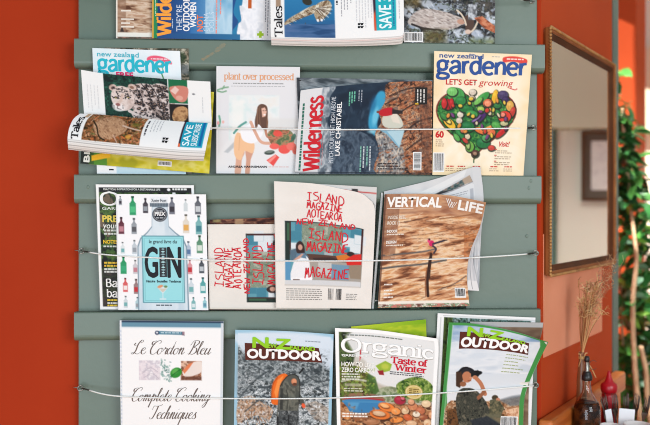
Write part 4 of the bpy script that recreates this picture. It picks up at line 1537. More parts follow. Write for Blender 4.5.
a.poly(heart(1.0), (120, 34, 28))
a.tex(heart(0.965), [(16, 70, 34), (40, 120, 50), (22, 92, 44), (104, 164, 70), (30, 104, 52)], 5, 5, 82, 3, 2.6)
a.flecks((436, 84, 522, 162), 520, [(14, 60, 30), (36, 120, 52), (90, 168, 76), (140, 196, 96), (20, 84, 44), (60, 140, 70)], (0.8, 2.8), (0.5, 1.3), inside=heart(0.95))
veg = [
    (457, 95, 10, 9, (70, 160, 76), 10), (453, 91, 6, 5, (120, 196, 104), 0), (462, 100, 6, 5, (44, 130, 60), 0),
    (449, 104, 5, 6, (176, 28, 34), 0), (445, 103, 3, 6, (206, 44, 44), 0), (452.5, 103, 2.6, 6, (196, 36, 40), 0),
    (474, 91, 4, 3.4, (222, 206, 186), 0), (473.5, 97, 3.2, 3, (206, 184, 160), 0),
    (484, 97, 10, 4.2, (60, 150, 66), -42), (480, 100, 6, 2.6, (120, 190, 90), -42),
    (497, 95, 3.4, 8, (244, 186, 44), 8), (490, 102, 5.4, 5, (236, 104, 66), 0), (490, 102, 4, 3.6, (248, 150, 110), 0),
    (505, 93, 6, 5, (74, 60, 100), 0), (508, 98, 4, 4, (56, 40, 84), 0), (513, 104, 4.5, 6, (226, 170, 80), 0),
    (516, 110, 3, 6, (200, 60, 46), 15), (508, 115, 7.5, 6.4, (226, 60, 44), 0), (506, 113, 3, 2.4, (248, 140, 116), 0),
    (451, 123, 9, 4.4, (244, 190, 52), 42), (449, 120, 5, 2.0, (250, 220, 110), 42), (445, 116, 5, 3, (56, 132, 60), 40),
    (462, 114, 3.6, 3.4, (228, 214, 196), 0), (461, 120, 3.6, 3.4, (220, 204, 184), 0),
    (481, 118, 11, 3.6, (74, 34, 104), -38), (479, 118, 6, 1.2, (150, 110, 176), -38),
    (486, 130, 10, 3.6, (230, 120, 56), 14), (492, 128, 7, 3, (240, 150, 76), -30), (495, 133, 6, 4, (222, 106, 60), -50),
    (500, 124, 6, 4, (82, 164, 72), 20), (508, 122, 4.6, 2.6, (196, 190, 140), 0), (468, 108, 8, 4, (36, 116, 52), 0),
    (474, 113, 7, 4, (60, 150, 70), 10), (470, 126, 8, 6, (30, 110, 56), 0), (506, 131, 9, 3, (196, 36, 36), -44),
    (470, 136, 3.4, 3.2, (226, 206, 170), 0), (473, 146, 5, 6, (110, 174, 70), -10), (471, 144, 2, 5, (184, 214, 130), -10),
    (487, 142, 8, 6, (36, 116, 62), 0), (490, 137, 5, 4, (80, 160, 90), 0), (479, 153, 4.4, 4, (92, 56, 44), 0),
    (479, 153, 2.4, 2, (170, 130, 104), 0), (462, 133, 7, 3.6, (44, 130, 62), 50), (459, 137, 5, 2.6, (90, 170, 80), 50),
    (496, 147, 4, 3, (210, 70, 56), 0), (468, 140, 4, 2, (200, 60, 50), 40), (465, 130, 2.4, 2.4, (216, 120, 80), 0),
    (498, 110, 6, 3, (46, 130, 60), 20), (483, 108, 4, 3, (170, 200, 90), 0), (500, 104, 4, 3, (50, 120, 60), 0),
]
veg += [(a.rng.uniform(446, 511), a.rng.uniform(94, 138), a.rng.uniform(1.6, 3), a.rng.uniform(1.2, 2.2), a.rng.choice([(214, 60, 44), (236, 150, 60), (226, 206, 170), (120, 60, 120), (240, 196, 70), (150, 196, 90)]), a.rng.uniform(0, 180)) for _ in range(26)][:26]
for x, y, rx, ry, c, ro in veg:
    rx, ry = rx * 0.88, ry * 0.88
    a.ell(x + 0.5, y + 0.8, rx + 0.9, ry + 0.9, (24, 32, 22), ro, 0.8)
    a.ell(x, y, rx, ry, c, ro)
    for q_ in (-.45, 0, .45):
        a.line([(x + rx * q_, y - ry * .7), (x + rx * (q_ + .12), y), (x + rx * q_, y + ry * .7)], 0.5, tuple(k * .72 for k in c), 0.5)
    a.ell(x - rx * 0.2, y - ry * 0.35, rx * 0.5, ry * 0.3, tuple(min(255, k + 40) for k in c), ro, 0.5, 1.2)
a.line([(478, 159), (478, 162)], 1.4, (40, 90, 44))
a.text('new zealand', 439.5, 57.2, 44, 4.8, (72, 96, 150), 0.022)
a.stroke('gardener', 437.2, 72.6, 91, 12.4, (46, 82, 150), 3.5, 2.6)
a.poly([(504, 60), (503.5, 55), (512, 53.4), (520, 54), (527.5, 56.5), (526, 62), (518, 59.4), (510, 59)], (228, 70, 60))
a.micro(507, 55.6, 524, 1, (252, 224, 212), 2, 1.4, 0.95, ragged=0)
a.text("LET'S GET", 446.6, 84, 31.5, 5.4, (206, 44, 42), 0.025)
a.text('growing', 480, 84, 34, 6.2, (206, 44, 42), 0.0, shear=0.22)
a.line([(512, 86), (517, 87.5), (519, 86.5)], 0.9, (206, 44, 42))
a.line([(468, 55), (473, 53), (477, 55)], 0.9, (72, 96, 150))
a.text('60', 437, 137.3, 8, 6.0, (206, 40, 40), 0.05)
a.micro(437, 139.5, 446, 4, (150, 110, 80), 2.0, 0.8)
a.text('Visit!', 503, 145.5, 11, 5.0, (214, 50, 46), 0.02, shear=0.25)
for y in (148, 154, 160):
    a.quad(499.5, y, 502, y + 0.9, (206, 50, 46), lay=2)
    a.micro(500, y + 1.6, 518, 2, (140, 110, 84), 2.0, 0.8)
for x in (449, 461, 477, 496, 511):
    a.micro(x, 165.5, x + 8, 1, (206, 60, 50), 2, 1.2, 0.95, ragged=0)
    a.micro(x - 1, 168, x + 9, 2, (150, 120, 96), 2, 0.7)
a.micro(492, 54.2, 502, 1, (150, 150, 160), 2, 0.7)
a.barcode(434.5, 152.5, 446.5, 172)
paper_thing('magazine', 'cream gardening magazine with a heart of vegetables, right end of second tier', 'magazine', a,
            Patch([(434.2, 51), (532, 54.7)], [(432.4, 174.9), (523.4, 175.7)], dt=-0.020, db=0.002), 0.006, G_2)

# ------------------------------------------------------------------ third tier
TIER_Z[0] = LEDGE_Z[3] + 0.0004
# green and black gardening magazine behind the gin book
a = Art(96, 184, 200, 310, (40, 50, 40))
a.tex((96, 184, 200, 310), [(22, 26, 24), (58, 88, 44), (90, 120, 60), (34, 44, 36), (110, 96, 80)], 9, 8, 101, 4, 2.6)
a.rect(99, 187, 197, 192, (34, 36, 36))
a.rect(99, 270, 130, 307, (46, 42, 42), 0.7)
for r_ in ((96, 184, 200, 187), (96, 184, 99.2, 310), (197, 184, 200, 310), (96, 307, 200, 310)):
    a.rect(*r_, (246, 246, 244))
a.text('PRACTICAL INSPIRATION FOR A SUSTAINABLE LIFE', 104, 189.8, 60, 1.8, (216, 220, 214), 0.03)
a.ell(173, 189, 1.8, 1.4, WHITE)
a.micro(177, 187.6, 192, 1, (236, 238, 234), 2, 1.8, 0.95, ragged=0)
a.stroke('Organic', 100, 204.6, 94, 9, (244, 245, 242), 3.2, 1.2, True)
a.text('GARDENER', 102, 209.6, 36, 2.8, (226, 230, 222), 0.02)
a.text('PREP', 102, 221.8, 21, 6.4, (232, 208, 92), 0.03)
a.text('your', 102, 228.3, 15, 5.8, (234, 238, 230), 0.01, shear=0.15)
for y in (229.5, 232.8):
    a.micro(103, y, 128, 1, (224, 230, 222), 2, 1.8, 0.9)
a.text('NOTES ON', 102, 243.5, 24, 3.4, (234, 196, 48), 0.04)
a.micro(102, 245.6, 124, 1, (222, 226, 220), 2, 1.6, 0.9)
for y, c in ((262, (230, 190, 60)), (265, (230, 190, 60)), (268.4, (220, 222, 216)), (271, (220, 222, 216))):
    a.micro(102, y, 124, 1, c, 2, 1.8, 0.95)
a.stroke('Bac', 103, 287, 17, 5.6, (240, 240, 236), 1.4, 0.8, True)
a.stroke('bas', 103.6, 297.4, 16, 5.6, (240, 240, 236), 1.4, 0.8, True)
for y, c in ((299.6, (234, 200, 60)), (302.6, (224, 224, 218)), (305, (234, 200, 60))):
    a.micro(104, y, 126, 1, c, 2, 1.6, 0.95)
paper_thing('magazine', 'green and black gardening magazine half hidden behind the gin book', 'magazine', a,
            Patch([(95.6, 184.2), (194, 185)], [(100, 309.6), (200, 310)], dt=-0.010, db=0.012), 0.005, G_3)

# gin book
a = Art(116, 194, 208, 310, (247, 247, 247), r=1.8)


def bottle_icon(x, y, hgt, c, lab=None, w_=None):
    w_ = w_ or hgt * 0.34
    a.rect(x - w_ / 2, y - hgt * 0.62, x + w_ / 2, y, c, 0.95, 0.8)
    a.poly([(x - w_ / 2, y - hgt * 0.6), (x - w_ * .18, y - hgt * 0.75), (x + w_ * .18, y - hgt * 0.75), (x + w_ / 2, y - hgt * 0.6)], c)
    a.rect(x - w_ * .17, y - hgt * 0.95, x + w_ * .17, y - hgt * 0.7, c)
    a.rect(x - w_ * .22, y - hgt, x + w_ * .22, y - hgt * 0.9, tuple(k * 0.45 for k in c))
    if lab:
        a.rect(x - w_ * .4, y - hgt * 0.45, x + w_ * .4, y - hgt * 0.14, lab)


GN, TQ, GY, DK, PK, RD, AM = (40, 150, 96), (120, 176, 176), (150, 156, 162), (62, 56, 64), (196, 130, 140), (196, 52, 58), (226, 170, 90)
for x, y, h_, c, l_ in ((120.5, 205, 9, GY, DK), (133, 215, 19, GN, (80, 190, 130)), (146, 213, 15, DK, GY), (173, 214, 17, (110, 112, 124), DK), (187, 211, 12, (206, 214, 216), None),
                        (199.5, 214, 18, (96, 98, 106), (200, 204, 206)), (121, 234, 17, (96, 44, 56), (190, 130, 140)), (134, 234, 16, GY, (90, 90, 94)), (187, 233, 19, (222, 214, 200), AM),
                        (200, 234, 19, TQ, (70, 130, 140)), (122.5, 274, 18, GN, (60, 170, 120)), (134.5, 274, 14, (200, 196, 200), PK), (134, 254, 14, (190, 200, 206), GY), (122, 254, 12, (220, 226, 226), TQ),
                        (189, 256, 15, (176, 190, 206), (90, 120, 160)), (200.5, 253, 18, (90, 140, 110), (216, 226, 214)), (190, 274, 15, (214, 150, 156), RD), (202, 273, 15, (70, 76, 84), (190, 196, 200)),
                        (124, 292, 14, (214, 90, 90), (240, 230, 226)), (135, 294, 15, (150, 120, 120), RD), (191, 294, 16, (206, 216, 222), TQ), (203, 293, 16, (80, 160, 160), (214, 230, 228)),
                        (124, 308, 12, (206, 214, 216), TQ), (136, 309, 12, (170, 200, 206), GY), (193, 309, 12, TQ, (220, 232, 232)), (204.5, 308, 11, (150, 200, 206), (100, 150, 170))):
    bottle_icon(x, y, h_, c, l_)
glassc, rimc = (206, 220, 228), (128, 150, 164)
body = [(152.5, 206), (168.5, 206), (169.5, 226), (176, 232), (184, 238), (187.5, 246), (188.5, 311), (136.5, 311), (137, 246), (140, 238), (147, 232), (152, 226)]
a.smooth = False
a.poly(body, rimc)
a.poly([(x + (161 - x) * 0.045, y + (1.0 if y < 300 else 2)) for x, y in body], glassc)
a.tex([(x + (161 - x) * 0.06, y + 1) for x, y in body], [(196, 212, 222), (226, 234, 238)], 6, 22, 105, a=0.7)
a.rect(150.5, 196.5, 169, 203.5, (236, 240, 242))
a.rect(150.5, 203, 169, 206.5, (120, 132, 142))
for x in np.arange(151, 169, 1.6):
    a.rect(x, 203, x + .7, 206.5, (80, 92, 104))
a.text('Xavier Hoet', 152, 202, 15.5, 3.4, (60, 66, 76), 0.01)
a.ell(160.5, 214.3, 7.6, 7.2, (34, 36, 44)); a.ell(160.5, 214.3, 6.6, 6.3, (232, 236, 238)); a.ell(160.5, 214.3, 6.2, 5.9, (40, 42, 50))
a.text('PRIX', 155.4, 215.6, 10.4, 3.8, WHITE, 0.03)
a.micro(156.5, 217.2, 165, 1, (200, 204, 208), 2, 1.0, 0.9, ragged=0)
a.micro(157, 210.4, 164, 1, (200, 204, 208), 2, 0.9, 0.9, ragged=0)
a.rect(141.5, 235.5, 184.5, 303, (96, 152, 164)); a.rect(142.6, 236.6, 183.4, 302, (158, 222, 226)); a.rect(143.8, 237.8, 182.2, 300.8, (120, 186, 194)); a.rect(144.3, 238.3, 181.7, 300.3, (156, 221, 226))
a.text('le grand livre du', 149, 243.2, 28, 3.6, (44, 52, 58), 0.012)
a.text('G', 144.6, 277, 12.6, 29.5, (32, 34, 38), 0.016)
a.text('N', 167.8, 277, 12.8, 29.5, (32, 34, 38), 0.02)
a.quad(159.2, 247.4, 166.6, 277, (52, 54, 58), lay=2)
for i in range(11):
    y = 249 + i * 2.6
    g = (176, 216, 218) if i % 2 else (140, 170, 176)
    a.shape([(162.9, y - 1), (164.6 + (i % 3) * .5, y), (162.9, y + 1), (161.2 - (i % 3) * .5, y)], g, 3)
a.text('Histoire  Bouteilles  Tendances', 145.5, 282.4, 35, 2.4, (40, 60, 66), 0.03)
a.poly([(156.4, 287), (167.6, 287), (162.6, 293), (161.4, 293)], (226, 238, 240), 0.95)
a.poly([(157.6, 288.4), (166.4, 288.4), (162.4, 292.2), (161.6, 292.2)], (206, 196, 180), 0.9)
a.ell(159.5, 286.4, 3, 1.4, (222, 150, 110), -18); a.ell(165, 286.6, 1.8, 1.2, (110, 140, 90))
a.rect(161.6, 292, 162.4, 299, (214, 228, 232)); a.rect(158.8, 298.4, 165.2, 299.6, (220, 232, 236))
a.micro(155, 304.6, 171, 1, (70, 80, 90), 2, 1.2, 0.9, ragged=0)
a.rect(116, 194, 117.2, 310, (224, 226, 228))
paper_thing('gin_book', 'white book about gin with a large bottle and turquoise label', 'book', a,
            Patch([(115.8, 194), (206, 194.4)], [(118, 309.8), (208.4, 310.2)], dt=-0.020, db=0.000), 0.011, G_3, hard=True,
            spine=(238, 239, 240))

REDI = (214, 40, 52)


def island_photo(a, x0, y0, x1, y1, seed, rot=False):
    """interior photograph; (u, v) run along the photo's own width and height"""
    W_, H_ = (79.0, 65.0)

    def pt(u, v):
        return (x0 + u, y0 + v) if not rot else (x0 + v * (x1 - x0) / H_, y1 - u * (y1 - y0) / W_)

    def pl(pts, c, al=1.0):
        a.poly([pt(u, v) for u, v in pts], c, al)

    def rc(u0, v0, u1, v1, c, al=1.0):
        pl([(u0, v0), (u1, v0), (u1, v1), (u0, v1)], c, al)

    rc(0, 0, 79, 65, (96, 156, 170))
    for u, v, c in ((5, 10, 0), (5, 22, 1), (5, 30, 0), (17, 2, 1), (58, 12, 1), (58, 24, 0), (66, 2, 0), (66, 18, 1), (70, 8, 1), (17, 20, 0), (40, 26, 1), (10, 0, 0), (49, 26, 0)):
        rc(u, v, u + 12, v + 10, (222, 228, 230) if c else (70, 132, 152))
    rc(0, 0, 5, 40, (36, 50, 44)); rc(2, 2, 4.6, 20, (60, 96, 70)); rc(4.6, 0, 6, 34, (70, 40, 36))
    rc(77, 0, 79, 65, (66, 30, 28)); rc(0, 0, 79, 1, (44, 52, 52))
    pts = [pt(17, 1), pt(58, 1), pt(58, 30), pt(17, 30)]
    a.tex(pts, [(104, 122, 104), (146, 156, 134), (122, 138, 122), (176, 178, 160)], 5, 4, seed, 4, 2.4)
    rc(5, 28, 79, 40, (112, 130, 130), 0.5)
    rc(22, 33, 70, 39, (92, 62, 52)); rc(20, 39, 79, 60, (168, 160, 150)); rc(34, 41, 48, 54, (206, 206, 204), 0.8)
    pl([(5, 30), (16, 26), (24, 36), (22, 40), (6, 40)], (86, 110, 126))
    pl([(11, 38), (18, 34), (24, 38), (26, 50), (27, 60), (6, 60), (7, 48)], (238, 236, 236))
    pl([(6, 58), (28, 57), (28, 63), (6, 63)], (250, 248, 248)); rc(8, 59, 15, 61, (90, 60, 52))
    pl([(11, 24), (15, 20), (19, 24), (20, 32), (17, 33), (12, 32)], (58, 38, 36))
    p = pt(15.4, 26.5); a.ell(p[0], p[1], 2.3, 2.9, (206, 158, 138), 90 if rot else 0)
    pl([(12, 33), (20, 32), (22, 38), (16, 37), (10, 40)], (96, 128, 150))
    pl([(17, 33), (19, 33), (15, 38), (8, 41), (9, 39)], (210, 160, 140))
    pl([(28, 37), (46, 35), (54, 36), (54, 38), (30, 39)], (64, 44, 42))
    pl([(52, 33), (62, 30), (70, 33), (70, 37), (54, 37)], (212, 118, 44))
    p = pt(67, 29.5); a.ell(p[0], p[1], 4, 2.6, (52, 40, 40), 90 if rot else 0)
    pl([(62, 36), (70, 30), (78, 28), (79, 42), (64, 42)], (214, 44, 38))
    pl([(64, 42), (79, 40), (79, 56), (68, 56)], (150, 132, 112)); rc(48, 42, 66, 58, (110, 150, 176), 0.9)
    pl([(0, 60), (79, 59), (79, 65), (0, 65)], (214, 214, 214)); rc(0, 40, 5.5, 60, (92, 150, 186))


# brown magazine hiding behind the sideways island one
a = Art(209, 217, 278, 310, (84, 44, 36))
a.tex((209, 217, 278, 310), [(60, 30, 26), (110, 62, 46), (150, 104, 78), (80, 40, 34)], 10, 3, 111, 3, 2.4)
a.rect(234, 217, 243, 224, (186, 150, 112), 0.8, 2); a.rect(212, 217, 220, 220, (160, 150, 96), 0.8, 2)
paper_thing('magazine', 'dark red-brown magazine showing its top edge above a sideways cream magazine', 'magazine', a,
            Patch([(210, 219.6), (278, 217.4)], [(210, 310), (278, 310.2)], dt=0.004, db=0.017), 0.004, G_3)

CREAM = (234, 228, 219)
a = Art(208, 223, 330, 309, CREAM)
a.tex((208, 223, 330, 309), [(231, 225, 216), (237, 231, 222)], 30, 20, 112)
island_photo(a, 246, 232.5, 310, 302, 113, rot=True)
a.hand('ISLAND', 223.5, 286, 40, 9, REDI, 1.05, 90)
a.hand('MAGAZINE', 232, 287, 41, 8.5, REDI, 1.05, 90)
a.hand('AOTEAROA', 241, 288, 42, 8, REDI, 1.15, 90)
a.hand('NEW ZEALAND', 249, 293, 56, 5.5, REDI, 1.15, 90)
a.hand('ISLAND', 263, 284, 40, 10, REDI, 1.1, 90)
a.hand('MAGAZINE', 276, 284, 44, 9, REDI, 1.1, 90)
a.rect(208, 307.6, 330, 309, (226, 214, 198))
paper_thing('magazine', 'cream magazine turned sideways with red handwritten lettering', 'magazine', a,
            Patch([(207.6, 224.4), (330, 224)], [(209.6, 309.2), (330, 309.6)], dt=-0.003, db=0.010), 0.005, G_3)

# upright island magazine: cover with a rounded, lifted top right corner over its pages
a = Art(274, 181, 376, 309, CREAM)
a.tex((274, 181, 376, 309), [(232, 225, 216), (238, 232, 224)], 30, 20, 114)
island_photo(a, 284.2, 220.6, 363, 285.5, 115)
a.rect(283.4, 285, 363, 286.4, (206, 200, 192))
a.hand('ISLAND', 306, 199, 37, 9.2, REDI, 1.055)
a.hand('MAGAZINE', 306, 207, 36, 7, REDI, 1.05)
a.hand('AOTEAROA', 306, 216.2, 36, 8, REDI, 1.05)
a.hand('NEW ZEALAND', 296, 223.6, 59, 5.6, REDI, 1.05)
a.hand('ISLAND', 308, 238, 40, 10, REDI, 1.15)
a.hand('MAGAZINE', 306, 250.5, 43, 9, REDI, 1.15)
a.hand('MAGAZINE', 304.5, 277.5, 46, 10, REDI, 1.2)
a.micro(285, 289.2, 324, 6, (120, 116, 112), 2.1, 0.8, 0.8, ragged=0.08)
a.micro(348.5, 293.2, 361.5, 4, (130, 126, 122), 1.9, 0.8, 0.8)
for i in range(22):
    x = 329.5 + i * 0.64
    if a.rng.random() < 0.75:
        a.quad(x, 288.2, x + a.rng.choice((.25, .4, .55)), 300, (70, 68, 68), lay=2)
a.rect(274, 181, 275, 309, (226, 218, 208))
pc = Patch([(274, 181.2), (314, 183.6), (340, 188.6), (361, 193.4), (372.5, 202)], [(276, 307.8), (371, 308.6)],
           [(274, 181.2), (276, 307.8)], [(372.5, 202), (375, 212), (374.4, 240), (371, 308.6)], dt=-0.022, db=-0.001,
           bulge=lambda u, v: -0.006 * np.clip(u - 0.5, 0, 1) * np.clip(0.4 - v, 0, 1))
pp = Patch([(274.5, 181.6), (376.8, 187.2)], [(276.4, 307.6), (370.6, 308.4)], [(274.5, 181.6), (276.4, 307.6)],
           [(376.8, 187.2), (376, 206), (373.4, 250), (370.6, 308.4)], dt=-0.0195, db=0.0015)
b_ = pc.base()
im = empty('magazine', rack_world(b_), YAW, 'upright cream magazine with red handwriting over a room photo', 'magazine', G_3)
sheet('front_cover', pc, a, im, b_, curved=True)
a2 = Art(274, 181, 377, 309, (214, 212, 208), r=1.2)
for i in range(4):
    a2.line([(320, 184.5 + i), (350, 188 + i * 1.6), (368, 193 + i * 2), (376.5, 201 + i * 2.5)], 0.6, (140, 138, 136), 0.8)
a2.poly([(344, 185), (352, 186), (352, 187.4), (344, 186.6)], (196, 60, 60)); a2.poly([(356, 186), (377, 187), (377, 188.4), (356, 187.5)], (200, 90, 84))
a2.rect(352, 184, 358, 187.4, (60, 56, 56))
sheet('inner_page', pp, a2, im, b_)
slab('page_block', pp, im, b_, PAPER, 0.0004, 0.0055, inset=0.004)
slab('back_cover', pp, im, b_, mat('cream_cover_back', (236, 228, 216), 0.5), 0.0056, 0.0062, inset=0.0)

# dark magazine between the island magazine and the climbing one
a = Art(371, 190, 470, 309, (30, 36, 34))
a.tex((371, 190, 470, 309), [(18, 22, 22), (44, 66, 52), (30, 40, 38), (84, 110, 88)], 5, 6, 121, 4, 2.6)
a.rect(371, 190, 373.4, 309, (222, 224, 222)); a.rect(375.2, 190, 376.4, 309, (70, 76, 74))
a.micro(374, 300, 380, 1, (230, 230, 226), 2, 1.2, 0.9)
a.rect(378, 190, 380, 196, (190, 60, 80))
paper_thing('magazine', 'dark magazine showing a narrow strip left of the climbing magazine', 'magazine', a,
            Patch([(381, 192.5), (476, 194)], [(371.5, 308.8), (466, 309.6)], dt=-0.0045, db=0.0165), 0.0028, G_3)

# tilted grey magazine behind the climbing one
a = Art(383, 166, 484, 292, (206, 206, 206))
a.tex((383, 166, 484, 292), [(196, 197, 199), (220, 220, 218)], 26, 20, 122)
a.poly([(384, 191), (466, 173), (470, 166), (384, 184)], (226, 226, 224))
a.poly([(419, 186.4), (462, 176), (472, 173.5), (474, 180), (452, 183.4)], (48, 48, 52))
a.tex([(440, 181.4), (462, 176), (472, 173.6), (473.5, 179.4), (452, 183)], [(40, 60, 64), (90, 110, 108), (140, 120, 110)], 3, 3, 123)
a.poly([(464, 175), (472, 173), (474, 180), (466, 182)], (176, 156, 136))
a.poly([(384, 193), (418, 188), (452, 184.5), (472, 181), (474, 196), (384, 200)], (222, 222, 222))
a.line([(386, 192), (418, 187.4), (450, 184.4), (474, 180.6)], 0.7, (140, 140, 142))
a.micro(440, 188, 470, 2, (150, 150, 154), 2.2, 0.8)
a.rect(470.5, 187, 474, 200, (170, 172, 178), 0.8)
a.rect(475, 166, 484, 292, (212, 212, 212))
a.tex((475, 200, 484, 292), [(150, 156, 164), (214, 214, 214), (190, 190, 192)], 3, 24, 124, con=2.4)
pg = Patch([(384, 191.5), (430, 180.5), (468, 168.6), (476, 166.6), (480.5, 167.6)], [(390, 290), (479, 290.6)],
           [(384, 191.5), (390, 290)], [(480.5, 167.6), (483.6, 200), (480.8, 240), (479, 290.6)], dt=-0.011, db=0.006)
paper_thing('magazine', 'grey magazine tilted up behind the climbing magazine', 'magazine', a, pg, 0.0025, G_3, curved=True)

# climbing magazine, right side curling
pv = Patch([(384.7, 194.2), (410, 193.8), (430, 194), (451, 195.6), (470, 199), (486.2, 202.4)], [(377.8, 308), (469.5, 306)],
           [(384.7, 194.2), (381.5, 250), (377.8, 308)], [(486.2, 202.4), (479.6, 228), (470.5, 251), (467, 275), (469.5, 306)],
           dt=-0.020, db=-0.001, bulge=lambda u, v: -0.030 * np.clip((u - 0.55) / 0.45, 0, 1) ** 2 * np.clip((0.45 - v) / 0.45, 0, 1) ** 1.2)
a = Art(378, 194, 486, 308, (206, 160, 120))
rockc = [(112, 66, 44), (176, 116, 78), (214, 160, 118), (236, 206, 172), (226, 178, 130), (196, 132, 84)]
a.tex((378, 194, 486, 308), rockc, 26, 5, 131, 4, 2.2, -9)
a.tex((378, 194, 486, 214), [(150, 98, 74), (196, 146, 110), (168, 112, 82)], 22, 5, 132, 3, 2.0, 4, a=0.75)
a.tex((378, 194, 395, 262), [(132, 88, 68), (168, 120, 92)], 9, 30, 133, a=0.7)
a.warp(pv)
for p, w_, c in (([(378, 256), (400, 254), (420, 252), (436, 249)], 1.8, (88, 84, 84)), ([(378, 269), (402, 266), (424, 264), (446, 260)], 2.0, (78, 78, 80)),
                 ([(404, 222), (416, 220), (428, 217)], 1.0, (96, 64, 48)), ([(440, 219), (462, 216), (480, 213)], 1.4, (150, 96, 60)),
                 ([(438, 290), (454, 284), (466, 276)], 1.4, (120, 96, 84)), ([(412, 236), (440, 232), (470, 226)], 0.9, (150, 104, 72)),
                 ([(384, 280), (402, 279), (424, 277)], 1.1, (150, 104, 76)), ([(440, 246), (458, 241), (474, 236)], 0.9, (140, 92, 62))):
    a.line(p, w_, c, 0.85)
a.line([(431, 254), (429, 266), (427.5, 280), (428, 296)], 2.4, (66, 40, 30))
a.line([(432, 254), (430.5, 266), (429.5, 278)], 1.0, (30, 22, 20))
a.line([(427, 268), (425.5, 282), (426, 296)], 1.4, (150, 96, 64))
a.tex((464, 226, 486, 258), [(150, 80, 44), (196, 112, 60), (90, 56, 40)], 5, 4, 134, a=0.55)
for y in range(222, 248, 4):
    a.tex((396, y, 470, y + 1.2), [(110, 70, 48), (206, 150, 108), (220, 170, 128)], 3, 2, 140 + y, a=0.55, con=2.8)
for i in range(260):
    x, y = a.rng.uniform(380, 482), a.rng.uniform(214, 300)
    a.line([(x, y), (x + a.rng.uniform(3, 12), y - a.rng.uniform(0.2, 2.0))], a.rng.uniform(.3, .9), a.rng.choice([(96, 58, 38), (240, 214, 184), (226, 150, 92), (150, 92, 58), (214, 176, 140)]), a.rng.uniform(.3, .8))
a.line([(431, 254), (429, 266), (427.5, 280), (428, 296)], 2.4, (58, 36, 28))
a.unwarp()
a.rect(378, 194, 380, 308, (90, 58, 46), 0.8)
a.rect(378, 301.6, 486, 305, (238, 230, 216)); a.tex((378, 304.6, 486, 308), [(200, 120, 110), (90, 130, 90), (236, 226, 214), (110, 70, 60)], 6, 2, 136, con=2.6)
a.warp(pv)
# climber
a.ell(431.5, 243.4, 2.6, 3.0, (206, 40, 96), 20); a.ell(429, 241, 1.6, 2.0, (226, 70, 120)); a.ell(429.4, 239.4, 1.0, 1.0, (70, 40, 40))
a.line([(433, 244), (438, 242.4), (444, 240.6)], 1.8, (56, 52, 64)); a.line([(433, 246), (436, 249), (434, 253)], 1.8, (62, 56, 66))
a.line([(444, 240.6), (447, 240)], 1.0, (40, 36, 40)); a.line([(428.6, 243), (427, 248)], 0.9, (214, 160, 130))
a.unwarp()
a.text('VERTICAL', 381.5, 206.8, 58, 9.4, (248, 244, 238), 0.04)
a.text('LIFE', 458, 206.6, 26, 9.4, (248, 244, 238), 0.04)
for k in (0, 1.9, 3.8):
    a.ribbon([(444 + k, 197.4), (448.6 + k, 206), (451.6 + k, 200)], [0.7] * 3, (248, 244, 238))
a.quad(381.5, 208.2, 410, 208.8, (236, 222, 206))
a.text('INSIDE REEL', 383, 219, 20, 3.2, (238, 222, 204), 0.02)
a.text('ROCK 12', 383, 224.6, 14, 3.2, (238, 222, 204), 0.03)
for y, n_ in ((230, 1), (241, 1)):
    a.text('INDOOR' if n_ and y == 230 else 'DESIGN', 383, y + 2.6, 12, 2.6, (244, 236, 226), 0.04)
    a.micro(383, y + 4, 408, 1, (238, 226, 212), 2, 1.2, 0.9)
for y in (284, 290, 293.4, 296.8):
    a.micro(384, y, 396, 1, (244, 238, 230), 2, 1.4, 0.9)
a.barcode(470, 288.6, 483, 299)
b_ = pv.base()
vm = empty('magazine', rack_world(b_), YAW, 'climbing magazine with orange rock face cover, right edge curling', 'magazine', G_3)
sheet('front_cover', pv, a, vm, b_, curved=True)
slab('page_block', pv, vm, b_, PAPER, 0.0005, 0.0055, inset=0.004, n=(24, 18))
# the loose inner pages swinging out to the right of the curl
a = Art(462, 203, 486, 292, (206, 204, 204))
a.tex((462, 203, 486, 292), [(182, 184, 188), (214, 212, 212), (196, 196, 200)], 4, 26, 137, con=2.0)
a.poly([(462, 282), (486, 282), (486, 292), (462, 292)], (226, 224, 222))
a.line([(485, 204), (480, 226), (474, 246), (472, 262), (474, 290)], 1.2, (110, 112, 118), 0.7)
pi_ = Patch([(484, 203.4), (485.6, 203.2)], [(466, 290), (479.2, 291)], [(484, 203.4), (478.6, 228), (470, 251), (466, 275), (466, 290)],
            [(485.6, 203.2), (481.6, 226), (474.5, 246), (473.2, 262), (476, 276), (479.2, 291)], dt=-0.045, db=-0.001,
            bulge=lambda u, v: 0.012 * np.sin(np.clip(v, 0, 1) * PI))
sheet('inner_page', pi_, a, vm, b_, curved=True)
slab('loose_pages', pi_, vm, b_, PAPER, 0.0004, 0.0022, inset=0.0, n=(6, 18))

# ------------------------------------------------------------------ bottom tier
TIER_Z[0] = LEDGE_Z[4] + 0.0004
a = Art(120, 320, 224, 448, (247, 246, 244))
a.rect(120, 320, 224, 322.4, (44, 62, 84)); a.rect(120, 322, 224, 327, (104, 146, 166)); a.rect(120, 326.6, 224, 328, (226, 232, 234))
a.rect(120, 320, 122, 448, (232, 234, 236)); a.rect(221.4, 322, 224, 448, (214, 220, 224))
for y in range(330, 448, 4):
    a.rect(120.6, y, 121.4, y + 2, (150, 170, 196), 0.6)
a.poly([(158, 330.6), (183, 331.2), (185, 335.2), (182, 334.4), (158, 334)], (74, 128, 150)); a.ell(157.4, 332.4, 2.2, 2.2, (60, 70, 96)); a.ell(157.4, 332.2, 1.0, 1.0, (230, 234, 238))
a.micro(161, 331.9, 181, 1, (206, 224, 230), 2, 1.0, 0.9, ragged=0); a.rect(182.4, 331, 185, 335, (150, 110, 120), 0.8)
INK = (112, 98, 90)
a.script('Le Cordon Bleu', 131.5, 354.2, 79, 6.6, INK, 1.25, 0.42, 0.35)
